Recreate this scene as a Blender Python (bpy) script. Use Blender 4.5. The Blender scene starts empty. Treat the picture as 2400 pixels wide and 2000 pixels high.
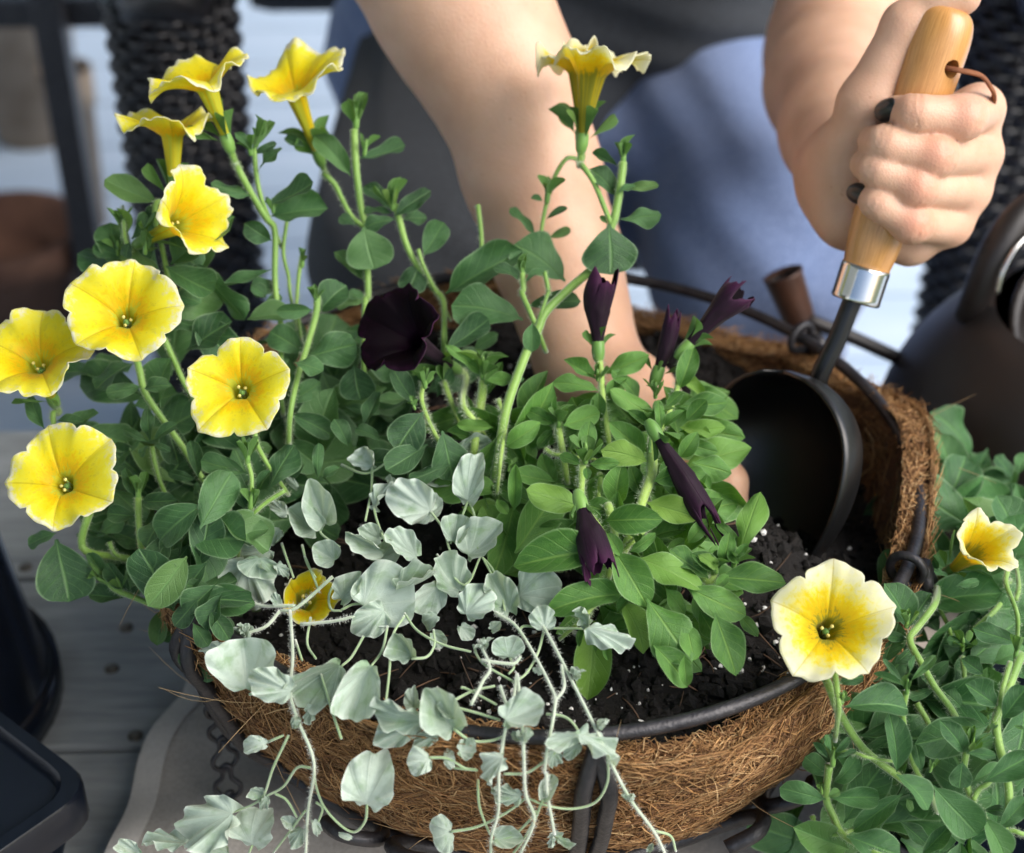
import bpy, bmesh, math, random
import numpy as np
from mathutils import Vector, Matrix
R = math.radians
SC = bpy.context.scene
COL = SC.collection

# ---------------------------------------------------------------- camera
CAM = np.array([-.024, -.637, 1.076]); PITCH = .625; YAW = .017; FPX = 3925.
FW = np.array([math.sin(YAW)*math.cos(PITCH), math.cos(YAW)*math.cos(PITCH), -math.sin(PITCH)])
RT = np.array([math.cos(YAW), -math.sin(YAW), 0.]); UP = np.cross(RT, FW)
cd = bpy.data.cameras.new('camera'); cam = bpy.data.objects.new('camera', cd); COL.objects.link(cam)
cam.matrix_world = Matrix(((RT[0], UP[0], -FW[0], CAM[0]), (RT[1], UP[1], -FW[1], CAM[1]), (RT[2], UP[2], -FW[2], CAM[2]), (0, 0, 0, 1)))
cd.sensor_fit = 'HORIZONTAL'; cd.angle = 2*math.atan(1200/FPX); cd.clip_start = .02; cd.clip_end = 500
cd.dof.use_dof = True; cd.dof.focus_distance = .70; cd.dof.aperture_fstop = 6.3
SC.camera = cam
# ---------------------------------------------------------------- sky, sun, exposure
SUN_AZ, SUN_EL = 26., 46.      # degrees: azimuth of the light measured from +X towards -Y
sd = Vector((math.cos(R(SUN_EL))*math.cos(R(SUN_AZ)), -math.cos(R(SUN_EL))*math.sin(R(SUN_AZ)), math.sin(R(SUN_EL))))
w = bpy.data.worlds.new('World'); SC.world = w; w.use_nodes = True
nt = w.node_tree; bg = nt.nodes['Background']
sky = nt.nodes.new('ShaderNodeTexSky'); sky.sky_type = 'NISHITA'; sky.sun_disc = False
sky.sun_elevation = R(SUN_EL); sky.sun_rotation = math.atan2(sd.x, sd.y)
sky.air_density = 1.0; sky.dust_density = 3.0; sky.ozone_density = 1.0
nt.links.new(sky.outputs[0], bg.inputs[0]); bg.inputs[1].default_value = .075
sl = bpy.data.lights.new('sun', 'SUN'); sl.energy = 1.5; sl.angle = R(60); sl.color = (1, .97, .93)
so = bpy.data.objects.new('sun', sl); COL.objects.link(so); so.location = (2, -1, 3)
so.rotation_euler = sd.to_track_quat('Z', 'Y').to_euler()
vs = SC.view_settings; vs.view_transform = 'Standard'; vs.look = 'None'; vs.gamma = 1; vs.exposure = 1.64; vs.use_curve_mapping = False
SC.cycles.use_denoising = True
SC.cycles.max_bounces = 7; SC.cycles.diffuse_bounces = 3; SC.cycles.transmission_bounces = 4; SC.cycles.transparent_max_bounces = 4
SC.cycles.caustics_reflective = False; SC.cycles.caustics_refractive = False

# ---------------------------------------------------------------- helpers
def P(px, py, d):
    'point on the ray through photograph pixel (2400x2000) at depth d'
    return CAM + d*(FW + RT*(px-1200)/FPX + UP*(1000-py)/FPX)
def PZ(px, py, z):
    v = FW + RT*(px-1200)/FPX + UP*(1000-py)/FPX
    return CAM + v*((z-CAM[2])/v[2])
def depth_of(X): return float((np.asarray(X, float)-CAM) @ FW)
CROP = dict(A=(0, 0), B=(800, 0), C=(1600, 0), D=(0, 650), E=(800, 650), F=(1600, 650), G=(0, 1300), H=(800, 1300), I=(1600, 1300), S=None)
def S(c, x, y):
    o = CROP[c]
    return (x, y) if o is None else (o[0]+x/2.5, o[1]+y/2.5)
def nrm(v):
    v = np.asarray(v, float); return v/(np.linalg.norm(v)+1e-12)
WM = {}
def finish(o, parent=None, W=None):
    COL.objects.link(o)
    W = Matrix.Identity(4) if W is None else W
    if parent is not None:
        o.parent = parent; o.matrix_parent_inverse = WM[parent].inverted()
    o.matrix_basis = W; WM[o] = W
    return o
def thing(name, label, cat, loc, group=None):
    o = bpy.data.objects.new(name, None); o.empty_display_size = .02
    finish(o, None, Matrix.Translation(Vector(loc)))
    o['label'] = label; o['category'] = cat
    if group: o['group'] = group
    return o
def tag(o, label=None, cat=None, group=None, kind=None):
    for k, v in (('label', label), ('category', cat), ('group', group), ('kind', kind)):
        if v: o[k] = v
    return o
def make_mesh(name, v, f, mat=None, smooth=True, uv=None, col=None):
    me = bpy.data.meshes.new(name)
    v = np.asarray(v, float)
    me.from_pydata(v.tolist(), [], [tuple(int(i) for i in q) for q in f])
    if smooth: me.polygons.foreach_set('use_smooth', [True]*len(me.polygons))
    if uv is not None:
        L = me.uv_layers.new(name='UVMap'); li = np.zeros(len(me.loops), int); me.loops.foreach_get('vertex_index', li)
        L.data.foreach_set('uv', np.asarray(uv, float)[li].ravel())
    if col is not None:
        a = me.color_attributes.new('Col', 'FLOAT_COLOR', 'POINT')
        c = np.ones((len(v), 4)); c[:, :3] = col; a.data.foreach_set('color', c.ravel())
    if mat: me.materials.append(mat)
    me.update()
    return me
def mobj(name, v, f, mat, parent=None, W=None, smooth=True, uv=None, col=None):
    return finish(bpy.data.objects.new(name, make_mesh(name, v, f, mat, smooth, uv, col)), parent, W)
def data_obj(name, me, parent=None, W=None):
    return finish(bpy.data.objects.new(name, me), parent, W)
def frame_W(o, x, y, z, s=(1, 1, 1)):
    x, y, z = [np.asarray(a, float)*k for a, k in zip((x, y, z), s)]
    return Matrix(((x[0], y[0], z[0], o[0]), (x[1], y[1], z[1], o[1]), (x[2], y[2], z[2], o[2]), (0, 0, 0, 1)))
class MB:
    'collects shapes into one mesh'
    def __init__(s): s.v = []; s.f = []; s.n = 0
    def add(s, v, f):
        s.v.append(np.asarray(v, float)); s.f += [tuple(i+s.n for i in q) for q in f]; s.n += len(v); return s
    def build(s, name, mat, parent=None, smooth=True, W=None):
        return mobj(name, np.vstack(s.v), s.f, mat, parent, W, smooth)
def catmull(pts, n=6):
    p = np.asarray(pts, float)
    if len(p) < 3 or n <= 1: return p
    q = np.vstack([2*p[0]-p[1], p, 2*p[-1]-p[-2]]); out = []
    for i in range(len(p)-1):
        a, b, c, d = q[i:i+4]
        for t in np.linspace(0, 1, n, endpoint=False):
            out.append(.5*((2*b)+(c-a)*t+(2*a-5*b+4*c-d)*t*t+(3*b-a-3*c+d)*t**3))
    out.append(p[-1]); return np.array(out)
def tube(pts, rad, n=8, sub=5, closed=False, cap=True, flat=1.):
    'round bar along a curve; rad is a number or one per point'
    pts = np.asarray(pts, float); rad = np.full(len(pts), rad, float) if np.isscalar(rad) else np.asarray(rad, float)
    if closed: c = pts; r = rad
    else:
        k = catmull(np.c_[pts, rad], sub); c = k[:, :3]; r = np.maximum(k[:, 3], 1e-5)
    m = len(c)
    t = np.roll(c, -1, 0)-np.roll(c, 1, 0) if closed else np.gradient(c, axis=0)
    t /= np.linalg.norm(t, axis=1)[:, None]+1e-12
    a = np.cross(t[0], (0, 0, 1.)); a = a if np.linalg.norm(a) > .1 else np.cross(t[0], (1., 0, 0)); a = nrm(a)
    an = np.linspace(0, 2*math.pi, n, endpoint=False); V = []
    for i in range(m):
        a = nrm(a-t[i]*(a@t[i])); b = np.cross(t[i], a)
        V.append(c[i]+r[i]*(np.cos(an)[:, None]*a+flat*np.sin(an)[:, None]*b))
    f = []
    for i in range(m if closed else m-1):
        j = (i+1) % m
        for k in range(n): f.append((i*n+k, i*n+(k+1) % n, j*n+(k+1) % n, j*n+k))
    if not closed and cap: f.append(tuple(range(n))[::-1]); f.append(tuple((m-1)*n+k for k in range(n)))
    return np.vstack(V), f
def lathe(prof, o=(0, 0, 0), ax=(0, 0, 1), n=32, start=(1, 0, 0)):
    'profile of (radius, height) turned round an axis'
    o = np.asarray(o, float); ax = nrm(ax); s = np.asarray(start, float); s = nrm(s-ax*(s@ax)) if abs(nrm(s)@ax) < .95 else nrm(np.cross(ax, (0, 1, 0))); b = np.cross(ax, s)
    an = np.linspace(0, 2*math.pi, n, endpoint=False)
    V = np.vstack([o+ax*h+r*(np.cos(an)[:, None]*s+np.sin(an)[:, None]*b) for r, h in prof]); m = len(prof)
    f = [(i*n+k, i*n+(k+1) % n, (i+1)*n+(k+1) % n, (i+1)*n+k) for i in range(m-1) for k in range(n)]
    return V, f
def box(c, s, bev=.0):
    'box with bevelled edges; c centre, s full size'
    bm = bmesh.new(); bmesh.ops.create_cube(bm, size=1)
    for v in bm.verts: v.co = Vector((v.co.x*s[0]+c[0], v.co.y*s[1]+c[1], v.co.z*s[2]+c[2]))
    if bev: bmesh.ops.bevel(bm, geom=bm.edges[:], offset=bev, segments=2, affect='EDGES', profile=.6)
    bm.verts.index_update()
    V = np.array([v.co[:] for v in bm.verts]); F = [tuple(v.index for v in q.verts) for q in bm.faces]; bm.free(); return V, F
def strands(name, pts, rad, col, mat, parent):
    'many thin three-sided fibres as one mesh; pts (N,K,3)'
    pts = np.asarray(pts, float); N, K, _ = pts.shape
    t = np.gradient(pts, axis=1); t /= np.linalg.norm(t, axis=2)[..., None]+1e-12
    a = np.cross(t, np.array([.31, .52, .79])); a /= np.linalg.norm(a, axis=2)[..., None]+1e-12; b = np.cross(t, a)
    rr = np.asarray(rad, float).reshape(-1, 1, 1, 1)*np.ones((1, K, 1, 1)); rr[:, -1] *= .4; rr[:, 0] *= .5
    an = np.array([0, 2.094, 4.189]); V = pts[:, :, None]+rr*(np.cos(an)[None, None, :, None]*a[:, :, None]+np.sin(an)[None, None, :, None]*b[:, :, None])
    base = (np.arange(N)*K*3)[:, None, None]; i = np.arange(K-1)[None, :, None]*3; k = np.arange(3)[None, None]; k2 = (k+1) % 3
    F = np.stack([base+i+k, base+i+k2, base+i+3+k2, base+i+3+k], -1).reshape(-1, 4)
    me = bpy.data.meshes.new(name); me.vertices.add(N*K*3); me.vertices.foreach_set('co', V.ravel())
    me.loops.add(F.size); me.loops.foreach_set('vertex_index', F.ravel().astype(np.int32)); me.polygons.add(len(F))
    me.polygons.foreach_set('loop_start', np.arange(0, F.size, 4, dtype=np.int32)); me.update(calc_edges=True)
    me.polygons.foreach_set('use_smooth', [True]*len(F))
    ca = me.color_attributes.new('Col', 'FLOAT_COLOR', 'POINT'); c = np.ones((N, K*3, 4)); c[:, :, :3] = np.asarray(col)[:, None]; ca.data.foreach_set('color', c.ravel())
    me.materials.append(mat); o = finish(bpy.data.objects.new(name, me), parent); o['kind'] = 'stuff'; return o

# ---------------------------------------------------------------- materials
class NT:
    def __init__(s, name):
        s.m = bpy.data.materials.new(name); s.m.use_nodes = True; s.t = s.m.node_tree; s.b = s.t.nodes['Principled BSDF']
    def n(s, ty, **kw):
        x = s.t.nodes.new('ShaderNode'+ty)
        for k, v in kw.items():
            if isinstance(k, str) and hasattr(x, k) and k not in ('Scale',): setattr(x, k, v)
            else: x.inputs[k].default_value = v
        return x
    def l(s, a, b): s.t.links.new(a, b)
    def tc(s, which='Object', scale=None):
        o = s.n('TexCoord').outputs[which]
        if scale is not None:
            m = s.n('Mapping'); m.inputs['Scale'].default_value = scale; s.l(o, m.inputs[0]); o = m.outputs[0]
        return o
    def noise(s, vec, scale, detail=3, rough=.55, dist=0):
        x = s.n('TexNoise'); x.inputs['Scale'].default_value = scale; x.inputs['Detail'].default_value = detail; x.inputs['Roughness'].default_value = rough; x.inputs['Distortion'].default_value = dist
        if vec is not None: s.l(vec, x.inputs['Vector'])
        return x.outputs['Fac']
    def ramp(s, fac, stops, interp='LINEAR'):
        x = s.n('ValToRGB'); x.color_ramp.interpolation = interp; e = x.color_ramp.elements
        while len(e) < len(stops): e.new(.5)
        for q, (p, c) in zip(e, stops): q.position = p; q.color = (*c, 1) if len(c) == 3 else c
        s.l(fac, x.inputs[0]); return x.outputs[0]
    def math(s, op, a, b=None, clamp=False):
        x = s.n('Math'); x.operation = op; x.use_clamp = clamp
        for i, q in enumerate((a, b)):
            if q is None: continue
            if hasattr(q, 'node'): s.l(q, x.inputs[i])
            else: x.inputs[i].default_value = q
        return x.outputs[0]
    def mix(s, fac, a, b, blend='MIX'):
        x = s.n('Mix'); x.data_type = 'RGBA'; x.blend_type = blend
        for i, q in ((0, fac), (6, a), (7, b)):
            if hasattr(q, 'node'): s.l(q, x.inputs[i])
            elif i == 0: x.inputs[0].default_value = q
            else: x.inputs[i].default_value = (*q, 1)
        return x.outputs[2]
    def bump(s, h, strength=.3, dist=.001):
        x = s.n('Bump'); x.inputs['Strength'].default_value = strength; x.inputs['Distance'].default_value = dist; s.l(h, x.inputs['Height']); s.l(x.outputs[0], s.b.inputs['Normal']); return x.outputs[0]
    def set(s, **kw):
        for k, v in kw.items():
            k = k.replace('_', ' ')
            if hasattr(v, 'node'): s.l(v, s.b.inputs[k])
            else: s.b.inputs[k].default_value = (*v, 1) if isinstance(v, tuple) and len(v) == 3 and k not in ('Subsurface Radius',) else v
        return s
def simple(name, c1, c2, scale, rough=.6, bump=0., bscale=None, coord='Object', stretch=None, metal=0., detail=4, **kw):
    q = NT(name); v = q.tc(coord, stretch); f = q.noise(v, scale, detail)
    q.set(Base_Color=q.ramp(f, [(.3, c1), (.7, c2)]), Roughness=rough, Metallic=metal, **kw)
    if bump: q.bump(q.noise(v, bscale or scale*4, 4), bump, .002)
    return q.m
M = {}
M['floor'] = simple('painted floorboards', (.36, .46, .58), (.46, .55, .67), 3, .55, .25, 40, stretch=(1, 8, 8))
def plank_mat():
    q = NT('grey table planks'); v = q.tc('Object', (3, 30, 30)); a = q.noise(v, 6, 6, .65); big = q.noise(q.tc('Object'), 9, 3)
    c = q.ramp(a, [(.28, (.23, .25, .255)), (.6, (.38, .40, .405)), (.8, (.50, .52, .52))])
    c = q.mix(q.ramp(big, [(.5, (0, 0, 0)), (.72, (.6, .6, .6))]), c, (.12, .115, .105)); q.set(Base_Color=c, Roughness=.7); q.bump(a, .35, .002); return q.m
M['plank'] = plank_mat()
M['nail'] = simple('nail steel', (.10, .09, .08), (.2, .17, .14), 300, .5, metal=.7)
M['iron'] = simple('black wrought iron', (.018, .018, .022), (.045, .043, .046), 120, .42, .25, 500, metal=.35)
M['blackplastic'] = simple('dark navy plastic', (.003, .005, .010), (.006, .009, .016), 30, .2, .06, 200)
M['canmetal'] = simple('dark brown enamel', (.008, .006, .0055), (.016, .0115, .010), 8, .45, .05, 150)
M['rust'] = simple('copper brown metal', (.03, .013, .008), (.075, .032, .018), 40, .45, .1, 200, metal=.3)
M['blade'] = simple('black coated steel', (.004, .0042, .0045), (.007, .0072, .0075), 50, .36, .05, 400)
M['steel'] = simple('polished steel', (.62, .61, .58), (.75, .74, .7), 20, .16, .02, 300, metal=1.)
M['leather'] = simple('brown leather', (.16, .05, .018), (.28, .10, .035), 200, .75, .3, 900)
def wood_mat():
    q = NT('varnished beech'); v = q.tc('Generated', (1, 1, 1)); o = q.tc('UV', (60, 2.2, 1))
    g = q.noise(o, 3, 5, .6, .4); fine = q.noise(q.tc('UV', (260, 18, 1)), 2, 3)
    c = q.ramp(g, [(.25, (.40, .17, .045)), (.55, (.58, .29, .085)), (.8, (.68, .38, .14))])
    c = q.mix(q.ramp(fine, [(.62, (0, 0, 0)), (.72, (.5, .5, .5))]), c, (.22, .08, .02)); q.set(Base_Color=c, Roughness=.3, Coat_Weight=.4, Coat_Roughness=.2); q.bump(fine, .08, .0005); return q.m
M['wood'] = wood_mat()
def col_attr_mat(name, rough=.8, sheen=0.):
    q = NT(name); a = q.n('VertexColor'); a.layer_name = 'Col'; q.set(Base_Color=a.outputs[0], Roughness=rough, Sheen_Weight=sheen); return q.m
M['fibre'] = col_attr_mat('coir fibre', .65)
def coir_mat():
    q = NT('coir mat'); v = q.tc('Object'); a = q.noise(q.tc('Object', (1, 1, 2.5)), 160, 6, .7, 1.2); b = q.noise(v, 22, 4)
    c = q.ramp(a, [(.3, (.06, .024, .008)), (.5, (.20, .095, .032)), (.7, (.36, .19, .07))]); c = q.mix(q.ramp(b, [(.35, (.7, .7, .7)), (.65, (0, 0, 0))]), c, (.07, .028, .01))
    q.set(Base_Color=c, Roughness=.9); q.bump(a, .9, .004); return q.m
M['coir'] = coir_mat()
def soil_mat():
    q = NT('potting soil'); v = q.tc('Object'); a = q.noise(v, 210, 6, .75); b = q.noise(v, 35, 4)
    c = q.ramp(a, [(.3, (.003, .0022, .0018)), (.6, (.009, .0065, .005)), (.8, (.022, .015, .010))]); q.set(Base_Color=c, Roughness=.9); q.bump(q.math('ADD', a, b), 1., .004); return q.m
M['soil'] = soil_mat()
M['perlite'] = simple('perlite', (.62, .61, .58), (.8, .79, .76), 500, .9, .4, 900)
def cloth_mat(name, c1, c2, c3, sc=1400, sheen=.3, blotch=14):
    q = NT(name); v = q.tc('Object'); w1 = q.n('TexWave'); w1.inputs['Scale'].default_value = sc/8; w1.inputs['Distortion'].default_value = 1.2; q.l(v, w1.inputs[0])
    n1 = q.noise(v, sc*.6, 3, .7); b = q.noise(v, blotch, 4)
    c = q.ramp(n1, [(.3, c1), (.7, c2)]); c = q.mix(q.ramp(b, [(.4, (0, 0, 0)), (.75, (.55, .55, .55))]), c, c3); q.set(Base_Color=c, Roughness=.9, Sheen_Weight=sheen, Sheen_Roughness=.5); q.bump(n1, .35, .0008); return q.m
M['linen'] = cloth_mat('grey linen', (.34, .30, .25), (.55, .50, .43), (.25, .22, .19), 900)
M['hem'] = cloth_mat('pale linen hem', (.50, .47, .42), (.66, .62, .56), (.45, .42, .38), 900)
M['tee'] = cloth_mat('charcoal jersey', (.012, .015, .019), (.040, .046, .056), (.018, .021, .026), 700, .05, 20)
M['denim'] = cloth_mat('washed blue denim', (.09, .14, .29), (.24, .32, .53), (.17, .25, .45), 800, .3, 25)
def skin_mat():
    q = NT('skin'); v = q.tc('Object'); a = q.noise(v, 45, 4); vc = q.n('VertexColor'); vc.layer_name = 'Col'
    c = q.ramp(a, [(.3, (.56, .335, .22)), (.7, (.66, .42, .29))]); fk = q.noise(v, 330, 2, .5); c = q.mix(q.ramp(fk, [(.70, (0, 0, 0)), (.78, (.45, .45, .45))]), c, (.40, .19, .10)); bl = q.noise(v, 14, 3); c = q.mix(q.ramp(bl, [(.45, (0, 0, 0)), (.75, (.35, .35, .35))]), c, (.66, .33, .22)); c = q.mix(q.math('MULTIPLY', vc.outputs[0], .68), c, (.60, .21, .13))
    q.set(Base_Color=c, Roughness=.5, Subsurface_Weight=.25, Subsurface_Radius=(.012, .0045, .002), Subsurface_Scale=.6)
    vo = q.n('TexVoronoi'); vo.inputs['Scale'].default_value = 900; q.l(v, vo.inputs['Vector']); q.bump(q.math('ADD', vo.outputs[0], q.noise(v, 420, 4, .7)), .22, .0006); return q.m
M['skin'] = skin_mat()
M['nailpolish'] = simple('dark nail polish', (.004, .009, .011), (.005, .010, .012), 50, .3)
M['hair'] = simple('brown hair', (.03, .016, .008), (.09, .05, .025), 90, .45, .6, 300, stretch=(1, 1, .15))
M['wicker'] = simple('black resin wicker', (.008, .008, .010), (.02, .02, .023), 60, .35, .1, 300)
M['terracotta'] = simple('terracotta', (.07, .03, .02), (.16, .08, .05), 18, .85, .2, 120)
M['stone'] = simple('tan stone', (.22, .16, .11), (.42, .33, .25), 14, .85, .3, 60)
M['whitewall'] = simple('white painted blocker wall', (.72, .74, .76), (.8, .81, .82), 6, .6, .1, 60)
M['ceiling'] = simple('painted blocker ceiling', (.30, .31, .32), (.36, .37, .38), 4, .7)
M['grass'] = simple('lawn', (.03, .06, .015), (.07, .12, .03), 8, .9, .5, 60)
# ================================================================ the setting
TZ = .42           # table top height
RZ = .595          # basket ring height
def sheet(name, x0, x1, y0, y1, z, mat, n=1):
    xs = np.linspace(x0, x1, n+1); ys = np.linspace(y0, y1, n+1)
    v = [(x, y, z) for y in ys for x in xs]; f = [(j*(n+1)+i, j*(n+1)+i+1, (j+1)*(n+1)+i+1, (j+1)*(n+1)+i) for j in range(n) for i in range(n)]
    return mobj(name, v, f, mat, smooth=False)
tag(sheet('lawn', -80, 80, -80, 80, -.35, M['grass'], 4), kind='structure')
deck = mobj('porch_floor', *box((0, 1.2, -.10), (5.2, 6.4, .12)), M['nail'], smooth=False); tag(deck, kind='structure')
bw = .142
pm = make_mesh('floorboard', *box((0, 0, -.011), (5.2, bw-.005, .022), .002), M['floor'], smooth=False)
for i in range(45):
    data_obj('plank', pm, deck, Matrix.Translation((0, -2.0+i*bw+bw/2, 0)))
# unseen wall and ceiling, added to keep light to the open right and front
wall = mobj('light_block_wall', *box((-2.3, 1.2, 1.3), (.14, 6.4, 2.68)), M['whitewall'], smooth=False); tag(wall, 'unseen white painted wall added at the left to block light', 'wall')
for i in range(13):
    mobj('light_block_board', *box((-2.222, 1.2, .11+i*.2), (.02, 6.4, .19), .004), M['whitewall'], wall, smooth=False)
ceil = mobj('light_block_ceiling', *box((-.75, 1.2, 2.72), (3.4, 6.4, .1)), M['ceiling'], smooth=False); tag(ceil, kind='structure')  # out of view, added overhead to cut the sky light

# ---------------------------------------------------------------- low plank table
TY1 = .275
tbl = thing('coffee_table', 'low grey weathered plank table under the coir basket', 'table', (.1, -.1, 0))
ty = TY1; pw = .138
y_gap = float(PZ(250, 1756, TZ)[1])
edges = [TY1]; y = y_gap
while y+pw < TY1-.03: y += pw
while y > -.62:
    edges.append(y); y -= pw
edges.append(y)
for a, b in zip(edges[:-1], edges[1:]):
    mobj('plank', *box((.08, (a+b)/2, TZ-.0125), (1.36, a-b-.0035, .025), .0025), M['plank'], tbl, smooth=False)
for sx in (-.54, .70):
    for sy in (-.5, .20):
        mobj('leg', *box((sx, sy, .1975), (.06, .06, .395), .004), M['plank'], tbl, smooth=False)
mobj('apron', *box((.08, TY1-.04, TZ-.06), (1.2, .022, .068), .002), M['plank'], tbl, smooth=False)
for (px, py) in ((295, 1472), (318, 1725), (262, 1568), (60, 1330), (150, 1105)):
    q = PZ(px, py, TZ); mobj('nail_head', *lathe([(.0001, .0012), (.0035, .0011), (.0042, .0002), (.0042, -.002)], q, n=12), M['nail'], tbl)

# ---------------------------------------------------------------- linen runner
def linen():
    nx, ny = 60, 70; V = []
    rng = np.random.default_rng(3); ph = rng.random(6)*6
    for j in range(ny+1):
        for i in range(nx+1):
            yy = -.42+.56*j/ny; xl = -.207+.012*math.sin(9*yy+1.2)+.006*math.sin(27*yy+.4)+.003*math.sin(61*yy)-.02*(yy+.1); xx = xl+(.37-xl)*i/nx
            e = math.exp(-((xx-xl)/.16)**2)
            zz = .004+.0065*e*(1+math.sin(30*yy+16*(xx-xl)+4*math.sin(13*xx)+ph[0]))+.003*e*(1+math.sin(75*(yy+.35*xx)+3*math.sin(19*xx)))+.002*(1+math.sin(60*(xx+.6*yy)+ph[1]))*.5+.0012*math.sin(90*xx-30*yy)
            V.append((xx, yy, TZ+max(zz, .0022)))
    F = [(j*(nx+1)+i, j*(nx+1)+i+1, (j+1)*(nx+1)+i+1, (j+1)*(nx+1)+i) for j in range(ny) for i in range(nx)]
    t = mobj('linen_runner', V, F, M['linen']); m = t.modifiers.new('thick', 'SOLIDIFY'); m.thickness = .0016; m.offset = 1
    tag(t, 'crumpled grey linen runner with pale hem lying under the basket', 'cloth')
    hv = []; hf = []
    for j in range(ny+1):
        a = np.array(V[j*(nx+1)]); b = np.array(V[j*(nx+1)+1]); 
        hv += [a+(-.001, 0, .0022), a+(.0062, 0, .0038), b+(.0035, 0, .0026)]
    for j in range(ny):
        for k in range(2): hf.append((j*3+k, j*3+k+1, j*3+k+4, j*3+k+3))
    mobj('hem', hv, hf, M['hem'], t)
linen()

# ---------------------------------------------------------------- wicker chair
def wicker_post(parent, base, w, d, z0, z1, tilt=(0, 0), pitch=.0082):
    'flat oval bundle of stakes wrapped with woven strands'
    nst = 22; an = np.linspace(0, 2*math.pi, nst, endpoint=False)
    mb = MB()
    for a in an:
        p0 = np.array((base[0]+w/2*math.cos(a)*.96, base[1]+d/2*math.sin(a)*.96, z0)); p1 = p0+np.array((tilt[0]*(z1-z0), tilt[1]*(z1-z0), z1-z0))
        mb.add(*tube([p0, p1], .0028, 5, 1))
    k = mb.build('stake_core', M['wicker'], parent)
    mobj('core_panel', *lathe([(.001, 0), (1, 0), (1, 1), (.001, 1)], n=24), M['wicker'], parent, frame_W((base[0], base[1], z0), (1, 0, 0), (0, 1, 0), (tilt[0], tilt[1], 1), (w*.45, d*.45, z1-z0)))
    ms = []
    for ph in (0, 1):
        t = np.linspace(0, 2*math.pi, 88, endpoint=False); rr = 1+.0
        off = .0035*np.cos(nst/2*t+ph*math.pi)
        c = np.c_[(w/2+off)*np.cos(t), (d/2+off)*np.sin(t), np.zeros(len(t))]
        v, f = tube(c, .0036, 6, closed=True); ms.append(make_mesh('strand', v, f, M['wicker']))
    n = int((z1-z0)/pitch)
    for i in range(n):
        z = z0+(i+.5)*pitch
        data_obj('strand', ms[i % 2], parent, Matrix.Translation((base[0]+tilt[0]*(z-z0), base[1]+tilt[1]*(z-z0), z)))
chair = thing('wicker_chair', 'black woven wicker armchair behind the plant basket', 'chair', (.07, .8, 0))
xl, xr = -.252, .392
wicker_post(chair, (xl, .53), .088, .07, .06, .62)
wicker_post(chair, (xr, .55), .105, .07, .06, .62)
wicker_post(chair, (xl-.095, .86), .045, .045, .0, .64, pitch=.0095)
for x in (xl, xr):
    mobj('foot', *lathe([(.001, 0), (.018, 0), (.02, .03), (.03, .07)], (x, .54, 0)), M['wicker'], chair)
mobj('seat', *box((.09, .82, .385), (.42, .48, .07), .02), M['wicker'], chair)
for x in (xl, xr):
    mobj('arm', *tube([(x, .50, .61), (x, .55, .645), (x, .75, .66), (x, 1.02, .72)], [.03, .042, .045, .045], 14, 6), M['wicker'], chair)
mobj('backrest', *box((.07, 1.08, .72), (.70, .06, .66), .03), M['wicker'], chair)

# ---------------------------------------------------------------- rack, pots and bricks standing far left
rack = thing('metal_rack', 'black metal rack standing on the floor beside the wall', 'rack', (-.62, 1.1, 0))
q0 = P(160, 300, 1.75); q1 = P(-120, 300, 2.1)
for q in (q0, q1):
    mobj('post', *box((q[0], q[1], .36), (.03, .03, .72), .004), M['iron'], rack, smooth=False)
zt = float(P(160, 10, 1.75)[2])
mobj('shelf', *box(((q0[0]+q1[0])/2-.10, (q0[1]+q1[1])/2+.06, .420), (.62, .40, .03), .004), M['iron'], rack, smooth=False)
for y in (0, .3):
    mobj('post', *box((q0[0]-.52, q0[1]+y, .36), (.03, .03, .72), .004), M['iron'], rack, smooth=False)
def pot(name, label, q, r, h, mat, rim=True):
    o = mobj(name, *lathe([(.001, 0), (r*.68, 0), (r*.9, h*.78), (r, h*.78), (r*1.03, h), (r*.92, h), (r*.8, h*.7), (.001, h*.68)], q, n=28), mat)
    return tag(o, label, 'pot')
pA = P(5, 520, 1.85); pB = P(30, 260, 2.3); pC = P(218, 360, 2.15)
pot('clay_pot', 'wide brown clay pot on the floor under the metal rack', (pA[0], pA[1], 0), .085, .17, M['terracotta'])
pot('stone_pot', 'tall tan stone pot on the floor behind the metal rack', (pB[0], pB[1]+.1, 0), .085, .26, M['stone'])
pot('slim_clay_pot', 'slim pinkish clay pot standing right of the rack post', (pC[0]-.02, pC[1], 0), .034, .22, M['stone'])
# ================================================================ hanging basket
RR = .178
basket = thing('hanging_basket', 'round wrought iron hanging basket lined with brown coir, full of plants', 'basket', (0, 0, TZ))
t = np.linspace(0, 2*math.pi, 120, endpoint=False)
mobj('rim_ring', *tube(np.c_[RR*np.cos(t), RR*np.sin(t), RZ+0*t], .0031, 10, closed=True), M['iron'], basket)
BD = .163      # bowl depth
def bowl_r(h): return .181*math.sqrt(max(0., 1-(min(h, BD)/ (BD*1.06))**2.05))
rng = np.random.default_rng(11)
def lip(a):
    'height and outward offset of the coir edge round the basket'
    b = (a % (2*math.pi))
    z = -.004+.0045*math.sin(3*b+1.)+.003*math.sin(7*b+2)+.002*math.sin(13*b)
    back = max(0, math.sin(b)); right = max(0, math.cos(b-.15))
    z += -.017*math.exp(-((b-.85)/.42)**2)-.004*back+.006*right**3-.004*max(0, -math.sin(b-.3))
    o = .002+.003*math.sin(4*b+.5)+.002*math.sin(9*b)+.001*right**2
    return z, o
def coir_pt(a, h, th=0.):
    'h: 0 at the lip to 1 at the bottom, th: inward offset'
    z, o = lip(a); d = h*BD; k = (1-h)**2
    r = max(bowl_r(d)+o*k+.0025*math.sin(11*a+9*h)*math.sin(7*h*math.pi+a)-th, .004)
    return np.array((r*math.cos(a), r*math.sin(a), RZ-.002+z*k-d))
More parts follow.
